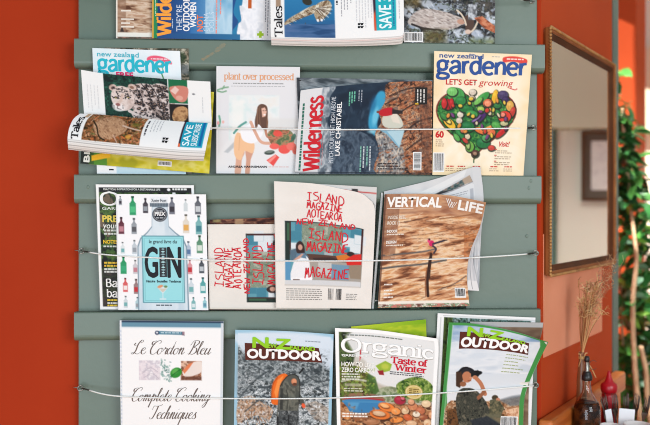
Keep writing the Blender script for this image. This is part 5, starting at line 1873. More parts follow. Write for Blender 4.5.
a.script('Complete Cooking', 130, 402, 80, 6.6, INK, 1.2, 0.42, 0.35)
a.script('Techniques', 149, 420, 47, 6.6, INK, 1.2, 0.42, 0.35)
a.tex((139, 360.5, 160.5, 380.6), [(220, 208, 214), (238, 228, 230), (206, 198, 206), (244, 240, 240)], 5, 5, 151, con=2.2)
a.line([(142, 374), (150, 368), (158, 372)], 0.7, (180, 168, 178), 0.7); a.line([(144, 378), (152, 374), (159, 379)], 0.7, (180, 168, 178), 0.7)
for i in range(60):
    x, y = a.rng.uniform(161, 172), a.rng.uniform(359, 382)
    a.ell(x, y, a.rng.uniform(.5, 1.4), a.rng.uniform(.4, .8), a.rng.choice([(96, 140, 130), (140, 172, 164), (170, 196, 190), (80, 116, 112)]), a.rng.uniform(0, 180), 0.8, 0.8)
a.tex((181.5, 361, 202, 380.4), [(150, 92, 60), (206, 150, 116), (120, 70, 48), (226, 186, 160)], 6, 4, 152, con=2.3)
a.poly([(183, 372), (190, 364), (200, 361), (202, 363), (202, 372), (194, 376), (186, 377)], (236, 222, 212)); a.poly([(183, 371), (189, 364), (194, 362), (190, 368), (185, 374)], (226, 128, 84))
a.rect(181.5, 377, 202, 380.4, (96, 56, 42), 0.8, 2)
a.ell(176.4, 373, 6.2, 5.0, (50, 140, 52), -32); a.ell(175.4, 371.6, 3.6, 2.4, (110, 186, 90), -32, 0.7, 1.5); a.line([(171, 377), (176, 373), (182, 368.6)], 0.7, (28, 96, 40))
paper_thing('cookbook', 'white hardcover cooking book with script title and blue top band', 'book', a,
            Patch([(119.6, 320.2), (223.6, 321.2)], [(121, 446.5), (222.4, 446.2)], dt=-0.020, db=0.001), 0.016, G_4, hard=True,
            spine=(72, 104, 126))

BROWN = (92, 44, 34)
LIME = (150, 206, 40)


def outdoor_title(a, x0, yb, wd, h, dx=0.0):
    """brown plate with the white and lime masthead"""
    k = wd / 74.0
    a.shape([(x0 - 3 * k, yb - h - 6.6 * k), (x0 + 72 * k, yb - h - 4.0 * k), (x0 + 76 * k, yb + 2.6 * k), (x0 - 2 * k, yb + 2.2 * k)], BROWN, 1)
    a.text('OUTDOOR', x0, yb, wd, h, WHITE, 0.055, lay=2)
    a.text('N', x0 + 5.5 * k, yb - h - 2.2 * k, 15 * k, 9.8 * k, LIME, 0.06, lay=3)
    a.text('EW', x0 + 20.5 * k, yb - h - 2.0 * k, 9 * k, 4.2 * k, LIME, 0.05, lay=3)
    a.text('Z', x0 + 29 * k, yb - h - 1.4 * k, 14 * k, 9.6 * k, LIME, 0.06, lay=3)
    a.text('EALAND', x0 + 43 * k, yb - h - 0.6 * k, 25 * k, 4.2 * k, LIME, 0.05, lay=3)


# hunter in the snow
a = Art(235, 329.5, 333, 449, (160, 200, 220))
a.rect(238, 333, 330, 449, (226, 234, 238))
snow = [(70, 78, 82), (150, 158, 160), (214, 220, 222), (110, 118, 118), (238, 242, 244), (60, 66, 66)]
a.tex((238, 345, 330, 449), snow, 4, 3.2, 161, 4, 3.0)
a.poly([(238, 345), (250, 352), (262, 362), (272, 372), (262, 380), (238, 398)], (120, 128, 130), 0.35, 4)
a.tex([(238, 350), (330, 358), (330, 386), (270, 384), (238, 372)], [(50, 58, 62), (104, 114, 116), (176, 184, 186), (70, 78, 80)], 4, 4, 162, 4, 2.8, a=0.75)
a.poly([(238, 333), (330, 333), (330, 366), (318, 360), (300, 356), (250, 350), (244, 352), (238, 344)], (214, 226, 236), 0.9, 3)
a.tex([(239, 402), (252, 396), (264, 404), (274, 410), (270, 420), (256, 416), (239, 424)], [(150, 104, 70), (190, 150, 116), (214, 190, 170), (110, 80, 60)], 3, 2.4, 163, a=0.8)
a.tex([(304, 404), (318, 400), (330, 408), (330, 424), (316, 420)], [(120, 100, 84), (180, 160, 140), (214, 206, 198)], 3, 2.4, 164, a=0.6)
a.flecks((239, 392, 329, 449), 420, [(240, 244, 246), (224, 230, 234), (210, 216, 220), (120, 128, 130), (60, 66, 70)], (0.6, 2.4), (0.3, 1.0), (0, 180), 0.85)
a.flecks((239, 352, 329, 396), 480, [(46, 54, 58), (226, 232, 236), (70, 80, 84), (150, 158, 162), (36, 42, 46), (96, 104, 108)], (0.5, 2.0), (0.3, 0.8), (-50, 10), 0.8)
a.flecks((239, 400, 272, 426), 90, [(170, 116, 76), (206, 160, 124), (120, 84, 60)], (0.6, 2.0), (0.3, 0.7), (60, 120), 0.8)
for p in ([(240, 398), (256, 380), (270, 370)], [(246, 412), (262, 398), (274, 386)], [(304, 372), (318, 380), (330, 378)], [(252, 364), (266, 372)]):
    a.line(p, 1.6, (56, 64, 68), 0.6)
a.poly([(272, 396), (273, 384), (278, 376), (285, 373), (289, 377), (287, 390), (281, 404), (273, 404)], (232, 108, 36))
a.poly([(275, 392), (278, 380), (284, 375), (280, 388), (277, 400)], (246, 146, 70))
a.poly([(281, 384), (288, 376), (296, 374), (300, 380), (301, 392), (300, 406), (297, 424), (279, 426), (279, 402)], (92, 92, 84))
a.tex([(281, 386), (288, 378), (297, 376), (300, 384), (299, 404), (296, 412), (281, 412)], [(70, 72, 66), (120, 120, 108), (92, 94, 86)], 3, 4, 165, a=0.8)
a.poly([(288, 378), (293, 374), (298, 376), (300, 382), (297, 387), (291, 386)], (84, 86, 80))
a.ell(294.6, 381, 2.8, 3.2, (208, 130, 92)); a.ell(295, 384, 2.2, 1.4, (110, 70, 54))
a.poly([(296, 386), (304, 398), (306, 404), (302, 405), (296, 396)], (80, 82, 76)); a.ell(304.6, 405.6, 1.8, 2.6, (236, 96, 60), -20)
a.tex((279, 411, 300, 449), [(40, 44, 46), (150, 156, 154), (70, 74, 74), (200, 204, 202)], 3, 3, 166, con=2.8)
a.line([(279, 418), (279, 449)], 2, (40, 42, 44)); a.line([(290, 416), (289.6, 449)], 1.6, (36, 38, 40))
a.line([(300, 372), (303.5, 367)], 1.8, (26, 28, 30))
a.rect(281, 388, 284, 410, (50, 52, 50), 0.8)
a.line([(281, 386), (287, 376.5), (294, 373.6), (299, 377), (300.6, 386), (300, 404)], 1.1, (40, 42, 40), 0.9)
a.line([(287, 390), (289, 398), (288, 410)], 0.8, (50, 52, 48), 0.9)
a.rect(279.5, 411, 289.4, 449, (50, 54, 56), 0.55); a.rect(290.4, 411, 300, 449, (44, 48, 50), 0.55)
a.ell(295, 380.4, 1.9, 2.2, (222, 150, 112)); a.ell(295.4, 383.4, 1.9, 1.2, (96, 60, 46))
a.line([(272.6, 402), (273.2, 386), (278, 377)], 1.0, (170, 70, 24), 0.8)
outdoor_title(a, 247.5, 357.6, 73, 8.6)
a.micro(305, 338.2, 321, 1, (130, 140, 150), 2, 1.0, 0.8)
paper_thing('magazine', 'outdoor magazine with light blue border and hunter carrying orange pack in snow', 'magazine', a,
            Patch([(235.3, 329.8), (284, 331), (333.6, 334.2)], [(233.6, 448), (330.6, 447.4)], dt=-0.020, db=0.001), 0.006, G_4, curved=True)

# yellow green magazine behind the winter food one
a = Art(350, 319, 428, 448, (170, 196, 30))
a.grad(350, 319, 428, 336, (206, 214, 60), (120, 170, 30), True)
a.tex((350, 323, 428, 448), [(120, 160, 24), (200, 206, 50), (150, 180, 40)], 20, 8, 171, a=0.7)
paper_thing('magazine', 'yellow green magazine poking up behind the winter food magazine', 'magazine', a,
            Patch([(351, 326.6), (426, 319.4)], [(360, 447), (430, 447)], dt=-0.010, db=0.013), 0.004, G_4)

# winter food magazine
a = Art(335, 327, 440, 448, (248, 247, 245))
a.grad(339, 330, 436, 449, (214, 214, 210), (170, 150, 120))
a.poly([(339, 330), (352, 330), (356, 345), (352, 372), (360, 380), (352, 400), (339, 402)], (52, 66, 40), 0.95, 2)
a.tex([(339, 330), (352, 330), (354, 345), (350, 366), (339, 370)], [(34, 42, 28), (90, 110, 60), (60, 80, 44)], 4, 4, 172)
a.tex([(339, 366), (352, 364), (368, 372), (376, 384), (374, 396), (352, 402), (339, 400)], [(60, 52, 32), (110, 140, 56), (84, 70, 44), (150, 160, 80)], 4, 4, 173, con=2.4)
a.poly([(352, 330), (436, 332), (436, 380), (420, 384), (396, 386), (372, 378), (366, 360), (354, 352)], (230, 230, 228), 0.95, 3)
a.tex([(376, 390), (392, 384), (410, 388), (430, 380), (436, 384), (436, 398), (376, 400)], [(120, 130, 96), (176, 180, 150), (96, 116, 70)], 5, 4, 174)
a.poly([(376, 364), (386, 358), (393, 361), (391, 368), (382, 371)], (150, 180, 60)); a.ell(386, 364, 4, 3, (196, 204, 80), 0, 0.8, 2)
a.poly([(378, 369), (384, 368), (385, 373), (380, 373)], (150, 40, 44))
a.poly([(368, 372), (376, 376), (380, 390), (374, 396), (366, 388)], (70, 104, 48), 0.9, 1.5)
a.tex([(398, 382), (410, 374), (424, 372), (436, 380), (436, 396), (412, 396), (402, 392)], [(50, 80, 34), (120, 150, 60), (84, 112, 44), (150, 170, 90)], 3, 3, 175, con=2.5)
a.tex((339, 402, 436, 449), [(110, 66, 40), (196, 140, 96), (150, 96, 62), (222, 176, 130), (90, 60, 44)], 7, 5, 176, 3, 2.4)
a.poly([(343, 396), (352, 393), (372, 393), (384, 396), (383, 401), (344, 401)], (150, 108, 84)); a.line([(343, 398.6), (362, 397.6), (384, 399)], 1.4, (176, 50, 58))
a.poly([(344, 399.6), (383, 400), (381, 407), (376, 412), (352, 412.6), (347, 408)], (62, 128, 178)); a.poly([(346, 401), (360, 401), (356, 410), (350, 409)], (100, 166, 206), 0.7, 2)
a.rect(341, 400.4, 387, 402.4, (74, 140, 186))
for x, y, rx, ry, c, ro in ((388, 406, 9, 4.4, (236, 130, 60), 12), (386, 404.6, 5, 2, (250, 176, 110), 12), (402, 398, 6, 4.6, (168, 44, 66), 0), (405, 396, 2, 1.6, (214, 110, 120), 0),
                            (381, 414, 11, 5, (228, 120, 54), 6), (380, 413, 7, 2.6, (214, 176, 140), 6), (398, 410, 5, 3.6, (240, 150, 80), 0), (408, 409, 4, 3.6, (222, 190, 150), 0),
                            (416, 404, 5, 4, (206, 130, 90), 0), (424, 408, 5, 4.2, (190, 110, 76), 0), (430, 400, 5, 4, (230, 200, 160), 0), (420, 412, 4, 3, (236, 220, 196), 0),
                            (411, 416, 5, 3.4, (200, 96, 56), 20), (428, 415, 4.4, 3.4, (150, 84, 60), 0), (399, 419, 7, 3, (236, 140, 66), -10), (360, 418, 8, 3.6, (150, 96, 62), 0),
                            (346, 416, 5, 4, (196, 120, 60), 0), (372, 422, 9, 3, (176, 120, 84), 0), (415, 422, 6, 3, (222, 180, 140), 0), (432, 421, 4, 4, (226, 190, 150), 0), (414, 399, 3.4, 3, (222, 160, 120), 0), (436, 412, 3, 4, (214, 150, 110), 0)):
    a.ell(x + .4, y + .8, rx + .6, ry + .6, (70, 40, 28), ro, 0.6)
    a.ell(x, y, rx, ry, c, ro)
    a.ell(x - rx * .2, y - ry * .3, rx * .45, ry * .3, tuple(min(255, k + 35) for k in c), ro, 0.6, 1.2)
a.flecks((339, 366, 376, 396), 120, [(120, 156, 60), (60, 70, 34), (170, 180, 90), (90, 110, 50)], (0.7, 2), (0.4, 1))
a.flecks((396, 374, 436, 396), 160, [(60, 96, 40), (150, 176, 80), (100, 130, 54), (190, 200, 130)], (0.6, 1.8), (0.4, 0.9), inside=[(398, 384), (410, 375), (424, 373), (436, 381), (436, 396), (402, 394)])
a.flecks((339, 404, 436, 449), 160, [(236, 190, 140), (110, 64, 40), (200, 110, 60), (160, 100, 64)], (0.8, 2.4), (0.5, 1.4), a=0.6)
for r_ in ((335, 327, 440, 330.6), (335, 327, 338.6, 449), (436.2, 327, 440, 449)):
    a.rect(*r_, (250, 249, 247))
a.micro(343, 333, 404, 1, (110, 116, 110), 2, 1.2, 0.85, ragged=0)
a.stroke('Organic', 341.2, 350.8, 95, 9.4, (178, 176, 168), 4.2, 2.2, True, lay=1)
a.stroke('Organic', 341, 350.4, 95, 9.4, (252, 251, 249), 3.4, 1.5, True, lay=2)
a.text('GARDENER', 341.5, 355.6, 26, 2.2, (244, 244, 240), 0.03)
a.micro(341, 353.4, 392, 1, (232, 232, 228), 2, 1.2, 0.7)
a.poly([(360, 346), (361.4, 346), (361.2, 356), (359.6, 360)], (196, 30, 40), 0.9)
a.stroke('Taste of', 392, 359.4, 37, 4.6, (206, 26, 50), 1.7, 0.8, True)
a.stroke('Winter', 397, 366.8, 32, 4.5, (206, 26, 50), 1.7, 0.8, True)
a.micro(391, 368.4, 427, 2, (80, 80, 84), 2.0, 1.0, 0.9, ragged=0.1)
a.text('HOW TO LIVE', 341, 365.6, 33, 4.4, (250, 248, 240), 0.02)
a.text('ZERO CARBON', 341, 371.4, 33, 4.4, (250, 248, 240), 0.02)
for y in (372.8, 375.4, 378):
    a.micro(341, y, 362, 1, (236, 236, 226), 2, 1.5, 0.85)
a.line([(341, 381), (352, 378.6), (366, 380)], 2.0, (214, 214, 206), 0.7)
a.rect(344, 383, 362, 386, (206, 200, 180), 0.6); a.micro(343, 387.6, 364, 2, (226, 222, 208), 2.4, 1.2, 0.8)
a.ell(416.6, 388.4, 9.4, 7.8, (196, 168, 96)); a.ell(416.6, 388.4, 8.4, 6.9, (244, 232, 190)); a.ell(416.6, 388.4, 7.8, 6.4, (214, 188, 116))
a.micro(411.5, 384.8, 422, 4, (110, 84, 40), 2.0, 1.0, 0.9, ragged=0.1)
a.micro(341, 413, 368, 2, (248, 244, 236), 2.8, 1.6, 0.95, ragged=0.1)
paper_thing('magazine', 'winter food magazine with blue pot and vegetables on the cover', 'magazine', a,
            Patch([(335, 328), (372, 329.6), (410, 334.5), (428, 337.2), (437.5, 338.6)], [(337.4, 447), (433.5, 447.6)],
                  [(335, 328), (337.4, 447)], [(437.5, 338.6), (438.6, 352), (436.8, 380), (433.5, 447.6)], dt=-0.020, db=0.001,
                  bulge=lambda u, v: -0.004 * np.clip(u - 0.6, 0, 1) * (1 - v)), 0.006, G_4, curved=True)

# pages behind the second outdoor magazine
a = Art(434, 313, 538, 448, (240, 240, 238))
a.tex((441, 316.5, 535, 448), [(30, 40, 36), (70, 96, 84), (110, 140, 136), (44, 60, 44), (150, 170, 170)], 6, 5, 181, 4, 2.6)
a.tex((441, 316.5, 450, 448), [(34, 44, 28), (84, 104, 50), (60, 74, 40)], 4, 6, 182)
a.rect(434, 313, 440.6, 448, (244, 244, 242)); a.rect(437.2, 317, 438, 448, (170, 174, 172), 0.7)
a.rect(434, 313, 538, 316.4, (244, 244, 242)); a.rect(533.6, 313, 538, 448, (240, 240, 240)); a.line([(440, 315), (538, 316)], 0.6, (190, 190, 190))
paper_thing('magazine', 'white bordered magazine showing left and top edges behind a green bordered one', 'magazine', a,
            Patch([(437.7, 313.2), (535.5, 317.6)], [(431, 447), (530, 448)], dt=-0.009, db=0.012), 0.004, G_4)
a = Art(490, 320, 544, 448, (170, 168, 164))
a.rect(490, 324.4, 544, 448, (126, 104, 84)); a.tex((490, 325, 544, 448), [(108, 84, 66), (150, 128, 104)], 14, 6, 183)
a.rect(490, 320, 544, 325, (178, 178, 176))
paper_thing('magazine', 'grey and brown sheet sticking out right behind the green bordered magazine', 'magazine', a,
            Patch([(470, 321.6), (543.4, 322.6)], [(476, 447), (528, 447.6)], [(470, 321.6), (476, 447)],
                  [(543.4, 322.6), (541, 336), (530, 372), (528, 447.6)], dt=-0.0150, db=0.0085), 0.0025, G_4)

# curled outdoor magazine, man with binoculars
po = Patch([(448.8, 322.4), (470, 323.2), (495, 327), (520, 333), (537, 338.6), (548.4, 342)], [(437.5, 447), (522.5, 447.6)],
           [(448.8, 322.4), (444, 380), (437.5, 447)], [(548.4, 342), (539, 361), (529.5, 382), (524.6, 398), (523.4, 420), (522.5, 447.6)],
           rpow=1.25, dt=-0.022, db=-0.001, bulge=lambda u, v: -0.034 * np.clip((u - 0.5) / 0.5, 0, 1) ** 2 * np.clip((0.5 - v) / 0.5, 0, 1) ** 1.2)
a = Art(443, 321, 545, 448, (74, 150, 76))
GB = (70, 146, 74)
a.warp(po)
a.grad(447, 324, 540, 420, (190, 204, 216), (236, 234, 232))
a.tex((447, 324, 540, 342), [(104, 140, 180), (160, 182, 206), (206, 216, 226)], 20, 6, 191, a=0.7)
a.tex((447, 342, 540, 374), [(216, 222, 228), (240, 240, 240), (196, 206, 216)], 24, 8, 192, a=0.6)
a.tex([(447, 404), (470, 402), (500, 400), (526, 396), (540, 398), (540, 449), (447, 449)], [(96, 64, 40), (190, 140, 100), (140, 96, 64), (222, 186, 150), (70, 54, 38)], 6, 3.4, 193, 4, 2.5)
a.poly([(498, 400), (512, 396), (540, 392), (540, 404), (510, 406)], (110, 116, 120), 0.8, 2)
a.tex([(447, 410), (456, 408), (470, 430), (486, 449), (447, 449)], [(50, 36, 26), (120, 78, 46), (84, 60, 36)], 3, 3, 194, con=2.6)
a.tex([(505, 410), (524, 406), (540, 412), (540, 430), (512, 428)], [(200, 140, 100), (236, 200, 166), (180, 120, 84)], 4, 3, 195)
camo = [(34, 36, 34), (84, 84, 72), (52, 54, 48), (110, 104, 88)]
a.tex([(456, 398), (462, 390), (470, 388), (478, 392), (486, 402), (492, 416), (500, 424), (512, 430), (516, 440), (490, 449), (466, 440), (458, 420)], camo, 4, 4, 196, con=2.4)
a.poly([(470, 420), (488, 416), (508, 426), (500, 440), (480, 440)], (44, 50, 58), 0.85, 1.5)
a.poly([(496, 428), (514, 428), (520, 436), (500, 440)], (198, 136, 100))
a.poly([(458, 372), (463, 367), (471, 368), (475, 372), (470, 375), (461, 376), (457, 378)], (40, 40, 44))
a.ell(467, 377, 5, 5.6, (190, 122, 88), 0); a.poly([(456, 372), (461, 370), (463, 380), (460, 388), (456, 386)], (70, 48, 36)); a.ell(463, 384, 3.2, 2.6, (150, 96, 66))
a.poly([(471, 372), (478, 370), (481, 373), (478, 377), (471, 377)], (28, 30, 32)); a.ell(475, 377.4, 2.6, 2.0, (196, 130, 96)); a.ell(478.6, 373, 3.6, 2.0, (22, 24, 26), -8); a.ell(475.6, 371.6, 1.6, 1.2, (22, 24, 26))
a.line([(459, 371.6), (466, 367.4), (473, 371.4)], 1.6, (30, 30, 34)); a.line([(470, 372.6), (476, 373.2)], 1.0, (34, 34, 38))
a.line([(468, 380.6), (471, 380.8)], 0.7, (120, 66, 48)); a.ell(470.6, 377.6, 1.2, 1.0, (206, 142, 108))
a.line([(476, 378), (481, 384), (485, 394)], 4.0, (188, 122, 88)); a.line([(484, 392), (478, 398), (470, 402)], 3.6, (150, 96, 68))
a.poly([(458, 392), (466, 388), (476, 396), (478, 410), (464, 414), (457, 404)], (56, 58, 50)); a.tex([(458, 392), (466, 388), (476, 396), (478, 410), (464, 414), (457, 404)], camo, 3, 3, 197, a=0.8)
a.ell(495, 397.6, 3.2, 2.6, (70, 60, 44)); a.poly([(490, 400), (498, 398), (504, 408), (500, 418), (489, 416)], (90, 90, 70)); a.ell(498, 399.6, 2, 1.8, (196, 130, 100))
a.tex([(490, 402), (498, 400), (504, 408), (500, 418), (489, 416)], [(60, 64, 50), (130, 120, 90)], 2.5, 2.5, 198)
a.poly([(484, 414), (500, 414), (512, 422), (500, 424)], (110, 106, 84), 0.8, 1.5)
a.unwarp()
for y in range(352, 376, 4):
    a.micro(508, y, 532, 1, (150, 162, 96), 2, 1.0, 0.8, ragged=0.35)
for r_ in ((443, 321, 447.2, 449), (539.4, 321, 545, 449), (443, 321, 545, 324)):
    a.rect(*r_, GB)
a.rect(447, 323.6, 447.7, 449, (206, 224, 206), 0.7)
outdoor_title(a, 458, 346.6, 71, 9.6)
a.barcode(517, 418.6, 538, 432)
paper_thing('magazine', 'green bordered outdoor magazine with binocular-holding man, right edge curling', 'magazine', a, po, 0.005,
            G_4, curved=True)

# ------------------------------------------------------------------ mirror on the right wall
MN = 0.019
mt0, mz0 = wz(551.0, 26.5, MN)
mt1, _ = wz(615.8, 62, MN)
mzb = wz(551.0, 276.0, MN)[1]
mc = wp((mt0 + mt1) / 2, 0, (mz0 + mzb) / 2)
RWZ = math.atan2(WD.y, WD.x)                       # local x runs along the wall, local -y points out of it
mir = empty('wall_mirror', mc, RWZ, 'wall mirror in brown frame with gilt beaded edge', 'mirror')
hw, hh = (mt1 - mt0) / 2, (mz0 - mzb) / 2


def frame_loops(name, prof, m, parent, close=False):
    bm = bmesh.new()
    loops = []
    for wv, n in prof:
        loops.append([bm.verts.new((sx * (hw - wv), -n, sz * (hh - wv))) for sx, sz in ((-1, -1), (1, -1), (1, 1), (-1, 1))])
    pairs = list(zip(loops, loops[1:])) + ([(loops[-1], loops[0])] if close else [])
    for a, b in pairs:
        for k in range(4):
            bm.faces.new((a[k], a[(k + 1) % 4], b[(k + 1) % 4], b[k]))
    return bm_obj(name, bm, m, parent)


frame_loops('frame', [(0.004, 0.0025), (0.001, 0.007), (0.0, 0.014), (0.002, MN - 0.002), (0.007, MN - 0.001), (0.010, MN - 0.003),
                      (0.010, 0.003), (0.008, 0.0025)], WALNUT, mir, True)
frame_loops('inner_moulding', [(0.0102, MN - 0.0045), (0.017, 0.0120), (0.0215, 0.0102), (0.023, 0.0085), (0.023, 0.003), (0.0102, 0.003)], DARKWOOD, mir, True)
bm = bmesh.new()
per = [(-hw, -hh, hw, -hh), (hw, -hh, hw, hh), (hw, hh, -hw, hh), (-hw, hh, -hw, -hh)]
for x0, z0, x1, z1 in per:
    n = int(math.hypot(x1 - x0, z1 - z0) / 0.0074)
    for i in range(n):
        u = (i + 0.5) / n
        M = Matrix.Translation((x0 + (x1 - x0) * u, -MN + 0.001, z0 + (z1 - z0) * u)) @ Matrix.Diagonal((1, 1, 1, 1))
        r = bmesh.ops.create_uvsphere(bm, u_segments=7, v_segments=5, radius=0.0036)
        bmesh.ops.transform(bm, matrix=M, verts=r['verts'])
bm_obj('gilt_beading', bm, GILT, mir, True)
bm = bmesh.new()
box(bm, (0, -0.0055, 0), (2 * hw - 0.040, 0.005, 2 * hh - 0.040))
MG = mat('mirror_silver', (238, 238, 232), 0.015, metal=1.0)
bm_obj('mirror_glass', bm, MG, mir)

# ------------------------------------------------------------------ pine side table along the right wall
TOP = 0.75
RAIL_Z = 0.893
tx0, tx1 = 0.03, wz(624.5, 373, 0.03)[0]
tb = empty('side_table', wp(0.5, 0.23, 0.0), RWZ, 'orange pine side table with a raised back rail under the mirror', 'table')
off = 0.5


def tl(t, n, z):
    return (t - off, -(n - 0.23), z)


L_ = tx1 - tx0
bm = bmesh.new()
box(bm, tl((tx0 + tx1) / 2, 0.227, TOP - 0.014), (L_, 0.446, 0.028), 0.005)
bm_obj('table_top', bm, PINE, tb)
bm = bmesh.new()
box(bm, tl((tx1 - 0.03) / 2, 0.018, RAIL_Z - 0.027), (tx1 + 0.03, 0.032, 0.054), 0.009, seg=4)
bm_obj('back_rail', bm, PINE, tb, False)
for t in (tx0 + 0.05, (tx0 + tx1) / 2, tx1 - 0.06):
    bm = bmesh.new()
    box(bm, tl(t, 0.018, (TOP + RAIL_Z - 0.054) / 2), (0.035, 0.022, RAIL_Z - 0.054 - TOP), 0.003)
    bm_obj('rail_post', bm, PINE, tb)
bm = bmesh.new()
box(bm, tl((tx0 + tx1) / 2, 0.235, TOP - 0.068), (L_ - 0.08, 0.36, 0.08), 0.003)
bm_obj('apron', bm, PINE, tb)
for t in (tx0 + 0.05, tx1 - 0.05):
    for n in (0.06, 0.41):
        bm = bmesh.new()
        box(bm, tl(t, n, (TOP - 0.03) / 2), (0.045, 0.045, TOP - 0.03), 0.004)
        bm_obj('leg', bm, PINE, tb)


def spot(px, y):
    return Vector(((px - CX) / FPX * y, y, TOP))


def zpx(py, y):
    return CH - (py - CY) / FPX * y - TOP


# oil bottle
Y_OIL = 2.105
k = Y_OIL / FPX
ob = empty('oil_bottle', spot(587, Y_OIL), 0, 'glass bottle of dark oil with black pourer spout', 'bottle')
zb = lambda py: zpx(py, Y_OIL)
z_sh, z_nk = zb(404), zb(390)
rb = 13.2 * k
prof = [(0.004, 0.002), (rb - 0.004, 0.0015), (rb, 0.006), (rb, z_sh - 0.016), (rb * 0.96, z_sh - 0.006), (rb * 0.82, z_sh + 0.006), (rb * 0.58, z_sh + 0.016),
        (rb * 0.40, z_nk - 0.006), (4.2 * k, z_nk + 0.004), (3.9 * k, zb(380)), (4.3 * k, zb(379)), (4.3 * k, zb(377))]
inner = [(max(r - 0.0024, 0.002), z + (0.003 if i < 3 else 0)) for i, (r, z) in enumerate(prof)]
bm = bmesh.new()
rings_prof = prof + inner[::-1]
lathe(bm, rings_prof, 32, cap0=True, cap1=True)
bm_obj('glass_body', bm, glass_mat('clear_glass', (244, 246, 240)), ob, True)
bm = bmesh.new()
zo = zb(402)
op = [(r + 0.0009, z) for r, z in inner if z < zo - 0.002]
op.append((op[-1][0] * 0.93, zo))
lathe(bm, op, 32)
bm_obj('oil', bm, mat('dark_oil', (44, 20, 8), 0.3, (132, 66, 20), 46.0, spec=0.1, fac=(0.45, 0.72)), ob, True)
bm = bmesh.new()
zc = zb(378)
lathe(bm, [(4.2 * k, zc - 0.006), (5.3 * k, zc - 0.004), (5.4 * k, zc + 0.004), (4.6 * k, zc + 0.008), (3.9 * k, zc + 0.012), (3.7 * k, zc + 0.015)], 24)
bm_obj('collar', bm, mat('black_plastic', (30, 29, 30), 0.35), ob, True)
bm = bmesh.new()
lathe(bm, [(2.9 * k, zc + 0.0151), (2.3 * k, zc + 0.018), (2.1 * k, zb(362)), (2.3 * k, zb(361))], 20)
bm_obj('spout_tube', bm, STEEL, ob, True)
bm = bmesh.new()
lathe(bm, [(2.2 * k, zb(361.9)), (2.7 * k, zb(361)), (2.6 * k, zb(357.4)), (2.0 * k, zb(356.2)), (0.5 * k, zb(356))], 20)
bm_obj('spout_cap', bm, MATS['black_plastic'], ob, True)
bm = bmesh.new()
rc_ = 4.3 * k
tube(bm, [Vector((2.3 * k + rc_ * (1 - math.cos(a)) * 0.95, 0, zb(365) + rc_ * 1.05 * math.sin(a))) for a in [(-0.75 + 1.5 * i / 20) * PI for i in range(21)]], 0.0008, 6)
bm_obj('cap_ring', bm, mat('brown_plastic', (92, 56, 40), 0.4), ob, True)

# red squeeze bottle
Y_RED = 2.22
k = Y_RED / FPX
zb = lambda py: zpx(py, Y_RED)
sq = empty('squeeze_bottle', spot(609, Y_RED), 0, 'red plastic squeeze bottle with pointed nozzle', 'bottle')
RED = mat('red_plastic', (176, 16, 30), 0.3)
bm = bmesh.new()
lathe(bm, [(6.6 * k, 0.001), (7.6 * k, 0.006), (7.6 * k, zb(420)), (7.0 * k, zb(406)), (7.3 * k, zb(396)), (7.1 * k, zb(393.5)), (6.4 * k, zb(393))], 28)
bm_obj('bottle_body', bm, RED, sq, True)
bm = bmesh.new()
lathe(bm, [(6.6 * k, zb(393.1)), (7.9 * k, zb(391.5)), (8.3 * k, zb(389)), (8.3 * k, zb(385.5)), (7.4 * k, zb(383.5)), (4.9 * k, zb(382)), (4.2 * k, zb(380.6)), (2.7 * k, zb(377)), (1.5 * k, zb(372)), (1.0 * k, zb(370.8))], 28)
bm_obj('nozzle_cap', bm, RED, sq, True)

# slim vase and dried grasses
Y_V = 2.14
k = Y_V / FPX
zb = lambda py: zpx(py, Y_V)
vs = empty('vase', spot(581.5, Y_V), 0, 'slim tan vase tied with raffia behind the oil bottle', 'vase')
bm = bmesh.new()
lathe(bm, [(4.0 * k, 0.001), (5.0 * k, 0.006), (5.0 * k, zb(398)), (4.6 * k, zb(380)), (3.4 * k, zb(366)), (2.4 * k, zb(359)), (2.6 * k, zb(354)), (2.9 * k, zb(352)),
           (2.2 * k, zb(352)), (1.8 * k, zb(358)), (1.8 * k, zb(364)), (0.4 * k, zb(366))], 24)
bm_obj('vase_body', bm, mat('tan_glaze', (150, 98, 62), 0.3, (124, 76, 46), 14.0), vs, True)
bm = bmesh.new()
for i in range(3):
    z = zb(358.4) + i * 0.0022
    tube(bm, [Vector((2.65 * k * math.cos(a), 2.65 * k * math.sin(a), z)) for a in [j / 14 * 2 * PI for j in range(15)]], 0.0011, 5)
for s_, e_ in ((1, (7.5, 369)), (1, (13.5, 377)), (-1, (-3.8, 366)), (1, (4.8, 352.4)), (-1, (-4.4, 353.4))):
    P = [Vector((s_ * 1.5 * k, -2.7 * k, zb(358))), Vector((e_[0] * k * 0.55, -4.0 * k, zb((358 + e_[1]) / 2 - 2))), Vector((e_[0] * k, -3.4 * k, zb(e_[1])))]
    tube(bm, [Vector(p) for p in catmull([tuple(p) for p in P], 5)], 0.0013, 5)
bm_obj('raffia_bow', bm, mat('raffia', (206, 168, 112), 0.8), vs, True)

dg_ = empty('dried_grass', spot(581.5, Y_V) + Vector((0, 0, zb(362))), 0, 'bunch of dried tan grasses standing in the slim vase', 'dried flowers')
rg = random.Random(8)
Vt, Fc, Ik = [], [], []


def add_tube(pts, r0, r1, col, n=4):
    bmq = bmesh.new()
    m_ = len(pts)
    tube(bmq, pts, [r0 + (r1 - r0) * i / (m_ - 1) for i in range(m_)], n)
    o_ = len(Vt)
    bmq.verts.index_update()
    for v in bmq.verts:
        Vt.append(tuple(v.co))
        Ik.append(lin(col))
    for f in bmq.faces:
        Fc.append(tuple(v.index + o_ for v in f.verts))
    bmq.free()


